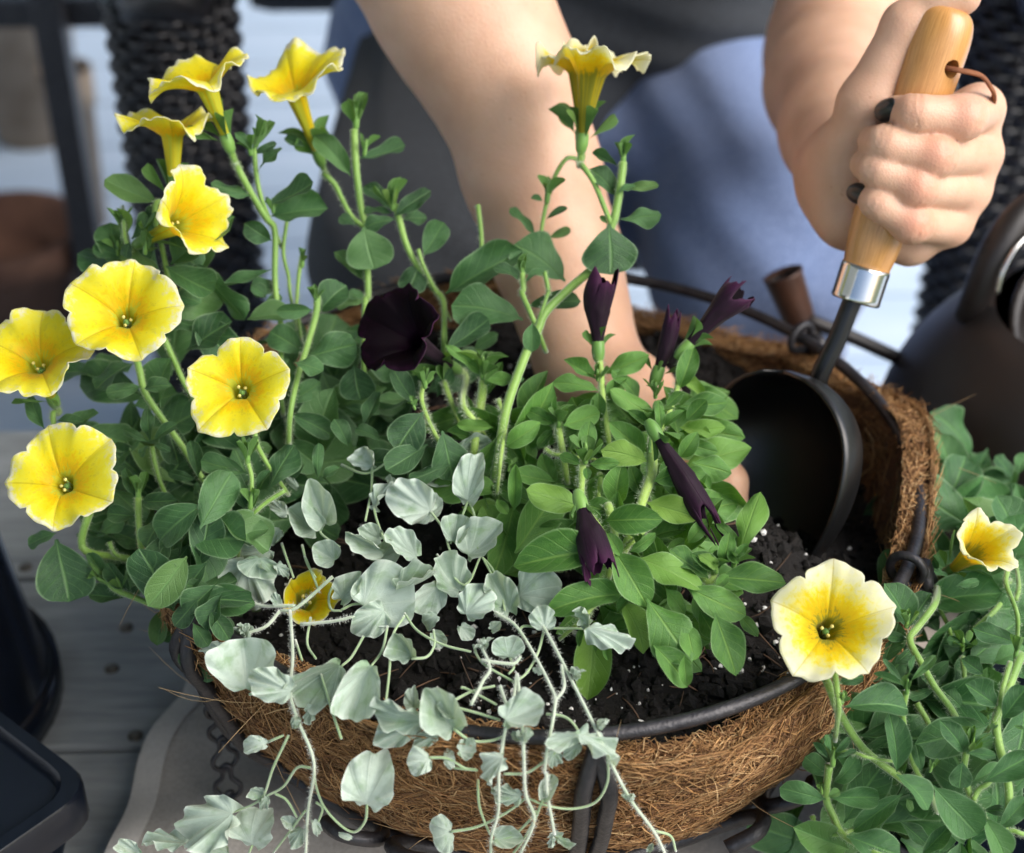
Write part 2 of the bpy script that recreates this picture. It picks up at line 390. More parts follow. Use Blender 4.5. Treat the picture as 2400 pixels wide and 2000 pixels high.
NA, NH = 120, 22
V = []; TH = .011
for j in range(NH+1):
    for i in range(NA): V.append(coir_pt(2*math.pi*i/NA, j/NH))
for j in range(NH+1):
    for i in range(NA):
        p = coir_pt(2*math.pi*i/NA, j/NH*.93, TH); p[2] += .004*(1-j/NH) if j else .002; V.append(p)
n2 = (NH+1)*NA; Fc = []
for j in range(NH):
    for i in range(NA):
        k = (i+1) % NA
        Fc.append((j*NA+i, j*NA+k, (j+1)*NA+k, (j+1)*NA+i)[::-1]); Fc.append((n2+j*NA+i, n2+j*NA+k, n2+(j+1)*NA+k, n2+(j+1)*NA+i))
for i in range(NA):
    k = (i+1) % NA; Fc.append((i, k, n2+k, n2+i))
liner = mobj('coir_liner', V, Fc, M['coir'], basket)
def coir_fibres():
    rng = np.random.default_rng(5); pts = []; rad = []; col = []
    pal = np.array([(.44, .25, .10), (.30, .15, .052), (.16, .07, .023), (.58, .38, .18), (.38, .20, .07)])
    def add(a, h, L, ang, curl, off0, off1, inner=False):
        K = 6; row = []
        for k in range(K):
            s = (k/(K-1)-.5)*L; g = ang+curl*s
            aa = a+s*math.cos(g)/.17; hh = min(max(h+s*math.sin(g)/BD, -.02), 1)
            p = coir_pt(aa, max(hh, 0), TH if inner else 0)
            nrm_ = np.array((math.cos(aa), math.sin(aa), .15 if hh > .05 else .6))*(-1 if inner else 1)
            if hh < 0: p[2] += -hh*BD
            o = off0+(off1-off0)*abs(k/(K-1)-.5)*2
            row.append(p+nrm_*o)
        pts.append(row); rad.append(rng.uniform(.00016, .00034)); col.append(pal[rng.choice(5, p=[.3, .27, .2, .1, .13])]*rng.uniform(.7, 1.2))
    for i in range(11500):      # outside
        a = rng.uniform(-math.pi*1.02, math.pi*.12); h = rng.uniform(0, 1)**1.1*.92
        add(a, h, rng.uniform(.012, .05), rng.normal(0, .9), rng.normal(0, 38), .0012, rng.exponential(.0012))
    for i in range(3200):       # lip all round
        a = rng.uniform(0, 2*math.pi); add(a, rng.uniform(-.02, .05), rng.uniform(.01, .035), rng.normal(0, .7), rng.normal(0, 55), rng.uniform(0, .002), min(rng.exponential(.002), .006))
    for i in range(3600):       # across the top of the lip
        a = rng.uniform(0, 2*math.pi); th = rng.uniform(-.001, TH+.001); L = rng.uniform(.006, .022); g = rng.normal(0, 1.0); cu = rng.normal(0, 60); row = []
        for k in range(6):
            s_ = (k/5-.5)*L; gg = g+cu*s_; aa = a+s_*math.cos(gg)/.17; p = coir_pt(aa, 0, min(max(th+s_*math.sin(gg), -.002), TH+.002)); p[2] += .0016+rng.exponential(.0012)*abs(k/5-.5)*2
            row.append(p)
        pts.append(row); rad.append(rng.uniform(.00016, .00032)); col.append(pal[rng.choice(5, p=[.3, .27, .2, .1, .13])]*rng.uniform(.7, 1.2))
    for i in range(2600):       # inside of the far wall
        a = rng.uniform(-.9, math.pi+.5); add(a, rng.uniform(0, .35), rng.uniform(.012, .045), rng.normal(0, 1.), rng.normal(0, 38), .0006, rng.exponential(.0015), True)
    strands('coir_fibres', np.array(pts), rad, np.array(col), M['fibre'], liner)
    # loose long hairs standing off the edge
    pts = []; rad = []; col = []
    for i in range(46):
        a = rng.uniform(-math.pi, .5); p = coir_pt(a, rng.uniform(0, .5)); d = nrm(rng.normal(0, 1, 3)+np.array((math.cos(a), math.sin(a), .4))*1.1); c = nrm(rng.normal(0, 1, 3)); L = rng.uniform(.010, .030)
        pts.append([p+d*L*s+c*L*.9*s*s for s in np.linspace(0, 1, 6)]); rad.append(.00015); col.append(np.array((.5, .34, .17))*rng.uniform(.8, 1.2))
    strands('loose_fibres', np.array(pts), rad, np.array(col), M['fibre'], liner)
coir_fibres()
# iron straps and scrolls outside the liner
def ring_out(a, h, off=.0035): 
    p = coir_pt(a, h); return p+np.array((math.cos(a), math.sin(a), 0))*off
def strap(a, side):
    pts = [np.array((RR*math.cos(a), RR*math.sin(a), RZ))+np.array((math.cos(a), math.sin(a), 0))*.006]
    da = side*.026
    for h in (.06, .2, .35, .48): pts.append(ring_out(a+da, h, .005))
    pts.append(ring_out(a+side*.06, .585, .006)); pts.append(ring_out(a+side*.17, .66, .006)); pts.append(ring_out(a+side*.34, .66, .006)); pts.append(ring_out(a+side*.46, .60, .007)); pts.append(ring_out(a+side*.50, .53, .012)); pts.append(ring_out(a+side*.44, .49, .016)); pts.append(ring_out(a+side*.36, .52, .015))
    mobj('scroll_bar', *tube(pts, .0036, 8, 6), M['iron'], basket)
a0 = math.atan2(PZ(1400, 1760, RZ)[1], PZ(1400, 1760, RZ)[0])
for k in range(6):
    a = a0+k*math.pi/3
    for s in (-1, 1): strap(a, s)
t = np.linspace(0, 2*math.pi, 80, endpoint=False)
r2 = bowl_r(.72*BD)+.009
mobj('lower_ring', *tube(np.c_[r2*np.cos(t), r2*np.sin(t), RZ-.002-.72*BD+0*t], .0035, 8, closed=True), M['iron'], basket)
mobj('base_ring', *tube(np.c_[.07*np.cos(t), .07*np.sin(t), TZ+.0082+0*t], .0035, 8, closed=True), M['iron'], basket)
# chains: three, one lies down the left side
def link_mesh():
    # one figure-eight jack chain link: two wires meeting in a round waist
    s = np.array([(-.0022, 0, .008), (-.0022, 0, .002), (-.0058, 0, -.002), (-.0058, 0, -.0062), (-.002, 0, -.0098), (.002, 0, -.0098), (.0058, 0, -.0062), (.0058, 0, -.002), (.0022, 0, .002), (.0022, 0, .008), (.0, 0, .0095)])
    c = catmull(np.vstack([s, s[:1]]), 4)[:-1]
    return make_mesh('chain_link', *tube(c, .00125, 6, closed=True), M['iron'])
LM = link_mesh()
def chain(path, name='chain'):
    path = catmull(path, 12); seg = np.linalg.norm(np.diff(path, axis=0), axis=1); cum = np.r_[0, np.cumsum(seg)]
    n = int(cum[-1]/.0165)
    for i in range(n):
        s = (i+.5)*.0165; p = np.array([np.interp(s, cum, path[:, k]) for k in range(3)]); q = np.array([np.interp(s+.004, cum, path[:, k]) for k in range(3)])
        z = -nrm(q-p); x = nrm(np.cross((0, 1, .55), z)); 
        if i % 2: x = nrm(x*.85+np.cross(z, x)*.5)
        data_obj('chain_link', LM, basket, frame_W(p, x, np.cross(z, x), z))
def hook(a):
    c = np.array((RR*math.cos(a), RR*math.sin(a), RZ)); o = np.array((math.cos(a), math.sin(a), 0))
    tt = np.linspace(-.6, 4.6, 14); mobj('hook', *tube([c+o*.0075*math.cos(x)*1+np.array((0, 0, .0075*math.sin(x))) for x in tt]+[c+o*.011+np.array((0, 0, -.012))], .0021, 7, 3), M['iron'], basket)
pl = PZ(478, 1450, RZ); aL = math.atan2(pl[1], pl[0])
pr = PZ(1880, 790, RZ); aR = math.atan2(pr[1], pr[0])
pf = PZ(2110, 1330, RZ); aF = math.atan2(pf[1], pf[0])
for a in (aL, aR, aF): hook(a)
cl = [np.array((RR*math.cos(aL), RR*math.sin(aL), RZ))+(-.006, -.001, -.004), P(488, 1560, .772), P(512, 1660, .79), P(525, 1760, .805), P(535, 1850, .815), P(541, 1940, .828), P(560, 2010, .833)]
cl = [np.array(c) for c in cl]
for c in cl: c[2] = max(c[2], TZ+.008)
chain(cl)
co = np.array((math.cos(aR), math.sin(aR), 0))
chain([co*(RR+.012)+(0, 0, RZ-.012), co*(RR+.022)+(0, 0, RZ-.07), co*(RR+.03)+(0, 0, TZ+.03)])
# soil
def soil_z(x, y):
    r = math.hypot(x, y)
    z = -.028+.010*math.exp(-(r/.09)**2)+.003*math.sin(41*x+1)*math.sin(37*y)+.002*math.sin(90*x+3)*math.cos(83*y+x*40)+.0012*math.sin(190*x)*math.sin(170*y+2)
    z += .022*math.exp(-(((x-.098)/.028)**2+((y+.052)/.036)**2))      # crumbled root ball of the dark petunia
    z -= .030*math.exp(-(((x-.135)/.05)**2+((y-.045)/.06)**2))         # hole being dug
    return RZ+z
V = [(0, 0, soil_z(0, 0))]; Fs = []; na, nr = 120, 46
for j in range(1, nr+1):
    r = .1715*j/nr
    for i in range(na):
        x, y = r*math.cos(2*math.pi*i/na), r*math.sin(2*math.pi*i/na); V.append((x, y, soil_z(x, y)))
for i in range(na): Fs.append((0, 1+i, 1+(i+1) % na))
for j in range(nr-1):
    for i in range(na): Fs.append((1+j*na+i, 1+(j+1)*na+i, 1+(j+1)*na+(i+1) % na, 1+j*na+(i+1) % na))
soil = mobj('soil', V, Fs, M['soil'], basket)
def lumps(name, n, rmin, rmax, mat, region, seed, up=.3):
    rng = np.random.default_rng(seed); bm = bmesh.new(); bmesh.ops.create_icosphere(bm, subdivisions=1, radius=1)
    bv = np.array([v.co[:] for v in bm.verts]); bm.verts.index_update(); bf = [tuple(v.index for v in q.verts) for q in bm.faces]; bm.free()
    VV = []; FF = []
    for i in range(n):
        x, y = region(rng); s = rmin*(rmax/rmin)**(rng.random()**1.6); v = bv*s*(1+rng.normal(0, .22, (len(bv), 1)))*rng.uniform(.6, 1.2, 3)
        v = v+np.array((x, y, soil_z(x, y)+s*up)); FF += [tuple(k+len(VV)*len(bv) for k in q) for q in bf]; VV.append(v)
    o = mobj(name, np.vstack(VV), FF, mat, soil, smooth=False); o['kind'] = 'stuff'
def reg_all(rng):
    while True:
        x, y = rng.uniform(-.168, .168, 2)
        if math.hypot(x, y) < .166: return x, y
lumps('soil_crumbs', 5200, .0008, .0045, M['soil'], reg_all, 1)
def reg_perl(rng):
    if rng.random() < .6: return rng.normal(.05, .055), rng.normal(-.10, .026)
    return reg_all(rng)
def reg_p2(rng):
    while True:
        x, y = reg_perl(rng)
        if math.hypot(x, y) < .164: return x, y
lumps('perlite_grains', 420, .0005, .0021, M['perlite'], reg_p2, 2, .7)
def debris():
    rng = np.random.default_rng(8); pts = []; 
    for i in range(160):
        x, y = reg_p2(rng); d = np.r_[nrm(rng.normal(0, 1, 2)), rng.normal(.15, .25)]; L = rng.uniform(.006, .022); c = rng.normal(0, .3, 3); p = np.array((x, y, soil_z(x, y)+.0015))
        pts.append([p+d*L*s+c*L*s*s for s in np.linspace(0, 1, 5)])
    strands('root_bits', np.array(pts), rng.uniform(.0002, .0006, 160), np.array([(.10, .055, .03)])*rng.uniform(.5, 1.6, (160, 1)), M['fibre'], soil)
debris()
# ================================================================ trowel
trowel = thing('garden_trowel', 'black garden scoop with varnished wooden handle pushed into the soil', 'trowel', PZ(1850, 1330, RZ-.02))
hT, hB = P(2223, 30, .764), P(2030, 626, .789)
hax = nrm(hT-hB); HL = float(np.linalg.norm(hT-hB))
def trowel_handle():
    k = HL/.128
    prof = [(.0001, 0), (.0108, 0), (.0112, .001), (.0122, .008), (.0131, .018), (.0136, .026), (.0131, .036), (.0126, .052), (.0128, .075), (.0136, .095), (.0141, .110), (.0138, .119), (.0125, .125), (.0102, .1285), (.007, .130), (.0001, .1305)]
    prof = catmull(np.array([(r, h*k) for r, h in prof]), 3); n = 40
    V, F = lathe(prof, hB, hax, n, RT); nv = len(prof)
    uv = np.array([(i/n, h) for r, h in prof*np.array((1, 10.)) for i in range(n)])
    o = mobj('handle', V, F, M['wood'], trowel, uv=uv)
    c0 = hB+hax*(HL*.80)
    d = nrm(-FW*.86+RT*.55); d = nrm(d-hax*(d@hax))
    c0 = c0+nrm(np.cross(hax, d))*.0
    cv, cf = lathe([(.0001, -.05), (.0042, -.05), (.0042, .05), (.0001, .05)], c0, d, 20)
    cut = mobj('cut', cv, cf, None, None)
    m = o.modifiers.new('hole', 'BOOLEAN'); m.operation = 'DIFFERENCE'; m.object = cut; m.solver = 'EXACT'
    bpy.context.view_layer.update(); dg = bpy.context.evaluated_depsgraph_get()
    me = bpy.data.meshes.new_from_object(o.evaluated_get(dg)); o.modifiers.clear(); o.data = me
    me.polygons.foreach_set('use_smooth', [True]*len(me.polygons)); me.set_sharp_from_angle(angle=R(38))
    bpy.data.objects.remove(cut)
    e = c0+d*.0138
    lp = [c0+d*.004, e+d*.001, P(*S('C', 1740, 440), .757), P(*S('C', 1800, 505), .760), P(*S('C', 1825, 565), .766), P(*S('C', 1800, 640), .785), P(*S('C', 1760, 600), .80)]
    mobj('leather_lace', *tube(lp, .0021, 8, 6, flat=.5), M['leather'], trowel)
trowel_handle()
ring = [(.0104, .0), (.0116, -.0003), (.0118, -.002), (.0117, -.015), (.0119, -.0165), (.0113, -.0175), (.0045, -.0178)]
mobj('ferrule', *lathe(ring, hB+hax*.0006, hax, 36), M['steel'], trowel)
bC0, bC1 = P(1812, 868, .785), P(1788, 1400, .792)
bA = nrm(bC0-bC1); bL = float(np.linalg.norm(bC0-bC1)); bN = nrm(-FW*.58-RT*.81); bN = nrm(bN-bA*(bN@bA)); bW = np.cross(bA, bN); bW = bW if bW@RT > 0 else -bW
def bpt(s, uu):
    w_ = math.sqrt(max(0, 1-((.36-s)/.36)**2)) if s < .36 else math.cos(min(1., (s-.36)/.64)*math.pi/2)**.72
    ph = 1.42*uu
    return bC0-bA*bL*s+bW*.047*w_*math.sin(ph)/math.sin(1.42)-bN*.040*(w_**.8)*(math.cos(ph)-math.cos(1.42))/(1-math.cos(1.42))
ns, nu = 34, 26
V = [bpt(.004+.992*i/ns, -1+2*j/nu) for i in range(ns+1) for j in range(nu+1)]
Fb = [(i*(nu+1)+j, i*(nu+1)+j+1, (i+1)*(nu+1)+j+1, (i+1)*(nu+1)+j) for i in range(ns) for j in range(nu)]
bl = mobj('scoop_blade', V, Fb, M['blade'], trowel); m = bl.modifiers.new('t', 'SOLIDIFY'); m.thickness = .0013; m.offset = 0
back = bpt(.10, 0)-bN*.002
mobj('shank', *tube([hB-hax*.012, P(2000, 700, .79), P(1960, 800, .795), P(1922, 880, back@np.zeros(3)+.80), back+bA*.002, bpt(.2, 0)-bN*.003], [.0046, .0046, .0046, .0046, .004, .002], 12, 6), M['blade'], trowel)

# ================================================================ watering can
CX, CY = .322, .150
can = thing('watering_can', 'dark brown round watering can standing behind the basket on the table', 'watering can', (CX, CY, TZ))
prof = catmull(np.array([(.001, .0), (.092, .0), (.104, .006), (.116, .035), (.1195, .065), (.113, .10), (.097, .130), (.075, .152), (.062, .160)]), 4)
mobj('body', *lathe(prof, (CX, CY, TZ+.001), (0, 0, 1), 56), M['canmetal'], can)
ra = nrm((-.18, -.42, .89)); ro = np.array((CX+.012, CY-.012, TZ+.150))
mobj('opening_collar', *lathe([(.066, -.03), (.064, .012), (.0655, .016), (.0635, .0175), (.0615, .014), (.060, -.03), (.001, -.032)], ro, ra, 44), M['canmetal'], can)
mobj('rolled_rim', *lathe([(.0655+.0026*math.cos(a), .016+.0026*math.sin(a)) for a in np.linspace(0, 2*math.pi, 9)], ro, ra, 44), M['canmetal'], can)
sp = [P(1838, 652, .985), P(1860, 712, .99), P(1895, 800, .995), P(1945, 905, 1.0)]
sp += [np.array((.20, .205, .468)), np.array((.245, .185, .452))]
mobj('spout', *tube(sp, [.0105, .0088, .0092, .0105, .013, .017], 16, 6, cap=False), M['canmetal'], can)
d0 = nrm(sp[0]-sp[1])
mobj('spout_tip', *lathe([(.0094, -.03), (.0118, 0.001), (.0124, .003), (.0108, .0028), (.008, -.03)], sp[0], d0, 20), M['rust'], can)
mobj('brace_rod', *tube([P(1872, 742, .988), P(2000, 792, .99), P(2165, 868, 1.0), P(2240, 905, 1.01)], .0042, 10, 3), M['canmetal'], can)
hp = [P(2262, 745, .95), P(2290, 690, .94), P(2335, 590, .93), P(2400, 500, .93), P(2500, 455, .94), P(2620, 520, .97), P(2690, 700, 1.0)]
mobj('handle', *tube(hp, [.007, .0085, .0095, .0095, .0095, .009, .007], 14, 6, flat=1.), M['canmetal'], can)
mobj('bail_wire', *tube([P(2336, 690, .925), P(2356, 625, .92), P(2400, 560, .92), P(2480, 520, .93), P(2560, 560, .95)], .0014, 8, 6), M['steel'], can)

# ================================================================ dark tubs at the left
def rounded_poly(pts, r, n=6):
    out = []; m = len(pts)
    for i in range(m):
        p, a, b = np.array(pts[i]), np.array(pts[i-1]), np.array(pts[(i+1) % m]); u, v = nrm(a-p), nrm(b-p)
        for t in np.linspace(0, 1, n): out.append((1-t)**2*(p+u*r)+2*t*(1-t)*p+t*t*(p+v*r))
    return np.array(out)
def tub(name, label, corner, da, db, la, lb, z0, z1, r):
    'square tub with rounded corners, turned rim and recessed lid'
    c = np.array(corner[:2]); da = nrm(da[:2]); db = nrm(db[:2])
    base = [c, c+da*la, c+da*la+db*lb, c+db*lb]; cen = np.mean(base, 0)
    def loop(k, z, rr): return [(*(cen+(q-cen)*k), z) for q in rounded_poly(base, rr)]
    lev = [(.82, z0, r), (.95, z1-.022, r), (.955, z1-.020, r), (1.0, z1-.020, r), (1.0, z1-.002, r), (.99, z1, r), (.94, z1, r), (.925, z1-.002, r), (.92, z1-.006, r)]
    V = []; 
    for k, z, rr in lev: V += loop(k, z, rr)
    n = len(rounded_poly(base, r)); Fq = [(i*n+k, i*n+(k+1) % n, (i+1)*n+(k+1) % n, (i+1)*n+k) for i in range(len(lev)-1) for k in range(n)]
    Fq += [tuple(range(n))[::-1], tuple((len(lev)-1)*n+k for k in range(n))]
    o = mobj(name, V, Fq, M['blackplastic']); o.data.set_sharp_from_angle(angle=R(40)); tag(o, label, 'tub'); return o
zt = .505
cA = PZ(232, 1838, zt); eA = PZ(0, 1662, zt)-cA; eB = PZ(-10, 2006, zt)-cA
tub('plastic_tub', 'glossy dark navy plastic tub with rounded corners on the table planks', cA, eA, eB, .24, .22, TZ+.001, zt, .02)
q = PZ(-165, 1700, TZ)
np_ = mobj('nursery_pot', *lathe([(.0845, .0), (.086, .001), (.086, .016), (.081, .017), (.079, .018), (.066, .135), (.062, .139), (.001, .139)], (q[0]-.018, q[1]+.012, TZ+.001), n=40), M['blackplastic'])
tag(np_, 'upturned black nursery pot with its rim on the table behind the navy tub', 'pot')
# ================================================================ person: one surface from a smooth distance field
def cone(p, a, b, ra, rb):
    a, b = np.asarray(a, np.float32), np.asarray(b, np.float32); ba = b-a; pa = p-a
    t = np.clip(pa@ba/max(ba@ba, 1e-9), 0, 1)
    return np.sqrt(((pa-t[:, None]*ba)**2).sum(1))-(ra+(rb-ra)*t)
def ell(p, c, r, axes=None):
    q = p-np.asarray(c, np.float32)
    if axes is not None: q = q@np.asarray(axes, np.float32).T
    r = np.asarray(r, np.float32); k0 = np.sqrt(((q/r)**2).sum(1)); k1 = np.sqrt(((q/(r*r))**2).sum(1)); return k0*(k0-1)/(k1+1e-9)
def smin(a, b, k):
    h = np.clip(.5+.5*(b-a)/k, 0, 1); return b*(1-h)+a*h-k*h*(1-h)
def chain_sdf(p, pts, rad, k):
    d = None
    for i in range(len(pts)-1):
        c = cone(p, pts[i], pts[i+1], rad[i], rad[i+1]); d = c if d is None else smin(d, c, k)
    return d
def sdf_mesh(func, lo, hi, h, B=8):
    'naive surface nets on the blocks the surface passes through'
    lo = np.asarray(lo, float); hi = np.asarray(hi, float); nb = np.ceil((hi-lo)/(h*B)).astype(int)
    g = np.stack(np.meshgrid(*[np.arange(n) for n in nb], indexing='ij'), -1).reshape(-1, 3)
    c = (lo+(g+.5)*h*B).astype(np.float32); d = func(c); g = g[np.abs(d) < h*B*.87*1.35+h]
    loc = np.stack(np.meshgrid(*[np.arange(B+1)]*3, indexing='ij'), -1).reshape(-1, 3)
    G = nb*B+4
    def key(ijk): return (ijk[..., 0]*int(G[1])+ijk[..., 1])*int(G[2])+ijk[..., 2]
    nodes = (g[:, None]*B+loc[None]).reshape(-1, 3); nk = key(nodes); uk, inv = np.unique(nk, return_inverse=True)
    first = np.zeros(len(uk), int); first[inv] = np.arange(len(nk)); un = nodes[first]
    val = np.concatenate([func((lo+x*h).astype(np.float32)) for x in np.array_split(un, max(1, len(un)//200000))])
    D = val[inv].reshape(-1, B+1, B+1, B+1); N3 = nodes.reshape(-1, B+1, B+1, B+1, 3)
    corners = [(i, j, k) for i in (0, 1) for j in (0, 1) for k in (0, 1)]
    cv = np.stack([D[:, i:B+i, j:B+j, k:B+k] for i, j, k in corners], -1).reshape(-1, 8); ci = N3[:, :B, :B, :B].reshape(-1, 3)
    act = (cv.min(1) < 0) & (cv.max(1) >= 0); cv = cv[act]; ci = ci[act]
    acc = np.zeros((len(cv), 3)); cnt = np.zeros(len(cv)); co = np.array(corners, float)
    for a in range(8):
        for b in range(a+1, 8):
            if np.abs(co[a]-co[b]).sum() != 1: continue
            s = (cv[:, a] < 0) != (cv[:, b] < 0); t = np.where(s, cv[:, a]/(cv[:, a]-cv[:, b]+1e-20), 0)
            acc += np.where(s[:, None], co[a]+t[:, None]*(co[b]-co[a]), 0); cnt += s
    V = lo+(ci+acc/cnt[:, None])*h; ck = key(ci); o = np.argsort(ck); cks = ck[o]
    F = []
    for ax in range(3):
        e = np.eye(3, dtype=int)[ax]; u1, u2 = np.eye(3, dtype=int)[(ax+1) % 3], np.eye(3, dtype=int)[(ax+2) % 3]
        sl0 = [slice(0, B)]*3; sl1 = list(sl0); sl1[ax] = slice(1, B+1)
        a = D[(slice(None), *sl0)].ravel(); b = D[(slice(None), *sl1)].ravel(); n = N3[(slice(None), *sl0)].reshape(-1, 3)
        s = (a < 0) != (b < 0); n = n[s]; flip = a[s] < 0
        _, ui = np.unique(key(n), return_index=True); n = n[ui]; flip = flip[ui]
        ids = []; ok = np.ones(len(n), bool)
        for q in (-u1-u2, -u2, 0*u1, -u1):
            kk = key(n+q); i = np.clip(np.searchsorted(cks, kk), 0, len(cks)-1); ok &= cks[i] == kk; ids.append(o[i])
        ids = np.stack(ids, 1)[ok]; fl = flip[ok]; ids[~fl] = ids[~fl][:, ::-1]; F.append(ids)
    return V, np.vstack(F)
def c3(x, y, d): return P(*S('C', x, y), d)
# depth of the handle axis along the fist
def hd(y): return .764+(.789-.764)*(y/2.5-30)/596
def fp(x, y, dz): return P(*S('C', x, y), hd(y)+dz/1000.)
fingers = [
    ([fp(1738, 640, 14), fp(1640, 690, -17), fp(1360, 668, -22), fp(1255, 655, -10)], [.0112, .0098, .0086, .0074]),
    ([fp(1726, 900, 16), fp(1470, 912, -20), fp(1195, 846, -21), fp(1125, 832, -6)], [.0114, .0096, .0087, .0078]),
    ([fp(1668, 1115, 16), fp(1370, 1092, -20), fp(1140, 990, -20), fp(1075, 965, -5)], [.0106, .0091, .0083, .0075]),
    ([fp(1560, 1310, 16), fp(1340, 1310, -17), fp(1145, 1190, -19), fp(1082, 1140, -8)], [.0104, .0086, .0076, .0066])]
wristR = fp(960, 1060, 42); elbowR = P(*S('C', 905, 330), 1.045)
thumb = [fp(985, 985, 22), fp(1085, 610, 10), fp(1310, 150, 6), fp(1520, 10, 4), fp(1640, -20, 0)]
shR = np.array((.245, .47, .93)); shL = np.array((-.125, .47, .95))
elbowL = np.array((-.066, .215, .795))
aL_ = [(1072, 0, .868, .0435), (1128, 100, .868, .0405), (1186, 205, .868, .0372), (1245, 400, .868, .0345), (1305, 600, .867, .0318), (1345, 740, .865, .0272), (1385, 870, .860, .0255)]
armL = [np.array(elbowL)]+[P(x, y, d) for x, y, d, r in aL_]; radL = [.046]+[r for *_, r in aL_]
palmL = [P(1385, 870, .860), P(1470, 955, .838), P(1530, 1020, .82)]
fL = [([P(1560, 995, .815), P(1660, 1062, .802), P(1708, 1130, .796), P(1718, 1200, .796)], [.0115, .0098, .0088, .0075]),
      ([P(1560, 1020, .812), P(1650, 1110, .80), P(1690, 1190, .79), P(1690, 1240, .79)], [.0112, .0096, .0088, .0075]),
      ([P(1520, 1050, .815), P(1590, 1150, .80), P(1620, 1220, .795), P(1620, 1270, .795)], [.0108, .0092, .0085, .0072]),
      ([P(1480, 1060, .82), P(1520, 1150, .81), P(1540, 1210, .80), P(1540, 1250, .80)], [.0098, .0084, .0078, .0066])]
thL = [P(1440, 930, .84), P(1500, 1060, .80), P(1560, 1140, .785), P(1600, 1190, .785)]
def handR(p):
    pal = None
    for (pts, rad), y0 in zip(fingers, (0, 1, 2, 3)):
        w_ = wristR+(pts[0]-wristR)*.15
        c = cone(p, w_, pts[0], .017, rad[0]+.001); pal = c if pal is None else smin(pal, c, .010)
    th = chain_sdf(p, thumb, [.0165, .0135, .0105, .0098, .0085], .006)
    heel = smin(cone(p, fp(985, 1240, 26), fp(1330, 1400, 24), .0165, .0135), cone(p, fp(960, 900, 30), fp(990, 1250, 26), .018, .0165), .01)
    pal = smin(smin(pal, heel, .010), th, .009)
    d = pal
    fd = None
    for pts, rad in fingers:
        c = chain_sdf(p, pts, rad, .0035)
        c = smin(c, np.sqrt(((p-np.asarray(pts[1], np.float32))**2).sum(1))-rad[1]*1.03, .004)
        for i0, kk in ((1, (-.0042, -.0018, .0008, .0034)), (2, (-.0016, .0012))):      # skin creases across the joints
            axf = nrm(np.asarray(pts[i0+1])-np.asarray(pts[i0-1])); t_ = (p-np.asarray(pts[i0], np.float32))@axf.astype(np.float32); t_ = t_+.0006*np.sin(900*p[:, 2])
            for o_ in kk: c = c+.00075*np.exp(-((t_-o_)/.00075)**2)*(c < .004)
        fd = c if fd is None else smin(fd, c, .0006)
    return smin(d, fd, .0026)
def armR(p):
    fa = chain_sdf(p, [wristR, wristR+(elbowR-wristR)*.35, wristR+(elbowR-wristR)*.72, elbowR], [.0255, .030, .040, .0405], .02)
    ua = chain_sdf(p, [elbowR, elbowR+(shR-elbowR)*.5, shR], [.041, .0465, .052], .02)
    return smin(fa, ua, .022)
def handL(p):
    pal = chain_sdf(p, palmL, [.0255, .025, .021], .012); fd = None
    for pts, rad in fL:
        pal = smin(pal, cone(p, palmL[0], pts[0], .018, rad[0]), .01)
        c = chain_sdf(p, pts, rad, .0035); fd = c if fd is None else smin(fd, c, .0012)
    return smin(smin(pal, chain_sdf(p, thL, [.016, .012, .0105, .009], .005), .009), fd, .004)
def armLs(p):
    fa = chain_sdf(p, armL, radL, .012); ua = chain_sdf(p, [elbowL, elbowL+(shL-elbowL)*.5, shL], [.044, .0465, .052], .02)
    return smin(fa, ua, .022)
def bounded(fn, pts, m):
    'skip the costly parts of the field far from a limb'
    lo = np.min(pts, 0)-m; hi = np.max(pts, 0)+m
    def g(p):
        q = np.maximum(np.maximum(lo-p, p-hi), 0); far = np.sqrt((q*q).sum(1)); out = (far+m*.5).astype(np.float64); s = far < .02
        if s.any(): out[s] = fn(p[s])
        return out
    return g
hR_ = bounded(handR, np.vstack([np.vstack([f[0] for f in fingers]), thumb, [wristR]]), .04)
hL_ = bounded(handL, np.vstack([np.vstack([f[0] for f in fL]), palmL, thL]), .04)
def arms(p):
    d = smin(armR(p), hR_(p), .010); e = smin(armLs(p), hL_(p), .010); return np.minimum(d, e)
def torso(p):
    d = smin(cone(p, (.06, .68, .52), (.06, .62, .68), .135, .125), cone(p, (.06, .62, .68), (.06, .50, .90), .125, .115), .05)
    d = smin(d, cone(p, shL, shR, .052, .052), .05); d = smin(d, cone(p, (.06, .47, .95), (.06, .41, 1.06), .055, .05), .03)
    hc = np.array((.06, .36, 1.16)); d = smin(d, ell(p, hc, (.072, .095, .105)), .02); d = smin(d, ell(p, hc+(0, -.04, -.065), (.052, .055, .05)), .03)
    d = smin(d, cone(p, hc+(0, -.092, -.01), hc+(0, -.108, -.035), .008, .012), .012)
    for s in (-1, 1): d = smin(d, ell(p, hc+(s*.073, .008, -.015), (.009, .018, .03)), .006); d = -smin(-d, ell(p, hc+(s*.03, -.093, .008), (.016, .012, .010)), .012)
    d = smin(d, cone(p, hc+(-.02, -.09, -.066), hc+(.02, -.09, -.066), .0065, .0065), .004)
    return d
person = thing('person', 'person in charcoal top and blue jeans planting with a wooden-handled trowel', 'person', (.06, .68, 0))
Va, Fa = sdf_mesh(arms, (-.24, -.03, .53), (.34, .54, 1.02), .0013)
Vt, Ft = sdf_mesh(torso, (-.22, .2, .36), (.36, .86, 1.32), .006)
red = np.zeros(len(Va)+len(Vt))
for pts, rad in fingers:
    for i, a in ((1, 1.), (0, .35), (2, .25)): red[:len(Va)] = np.maximum(red[:len(Va)], a*np.exp(-(np.linalg.norm(Va-(pts[i]-FW*.006), axis=1)/.0085)**2))
ek = P(*S('C', 760, 300), 1.0)
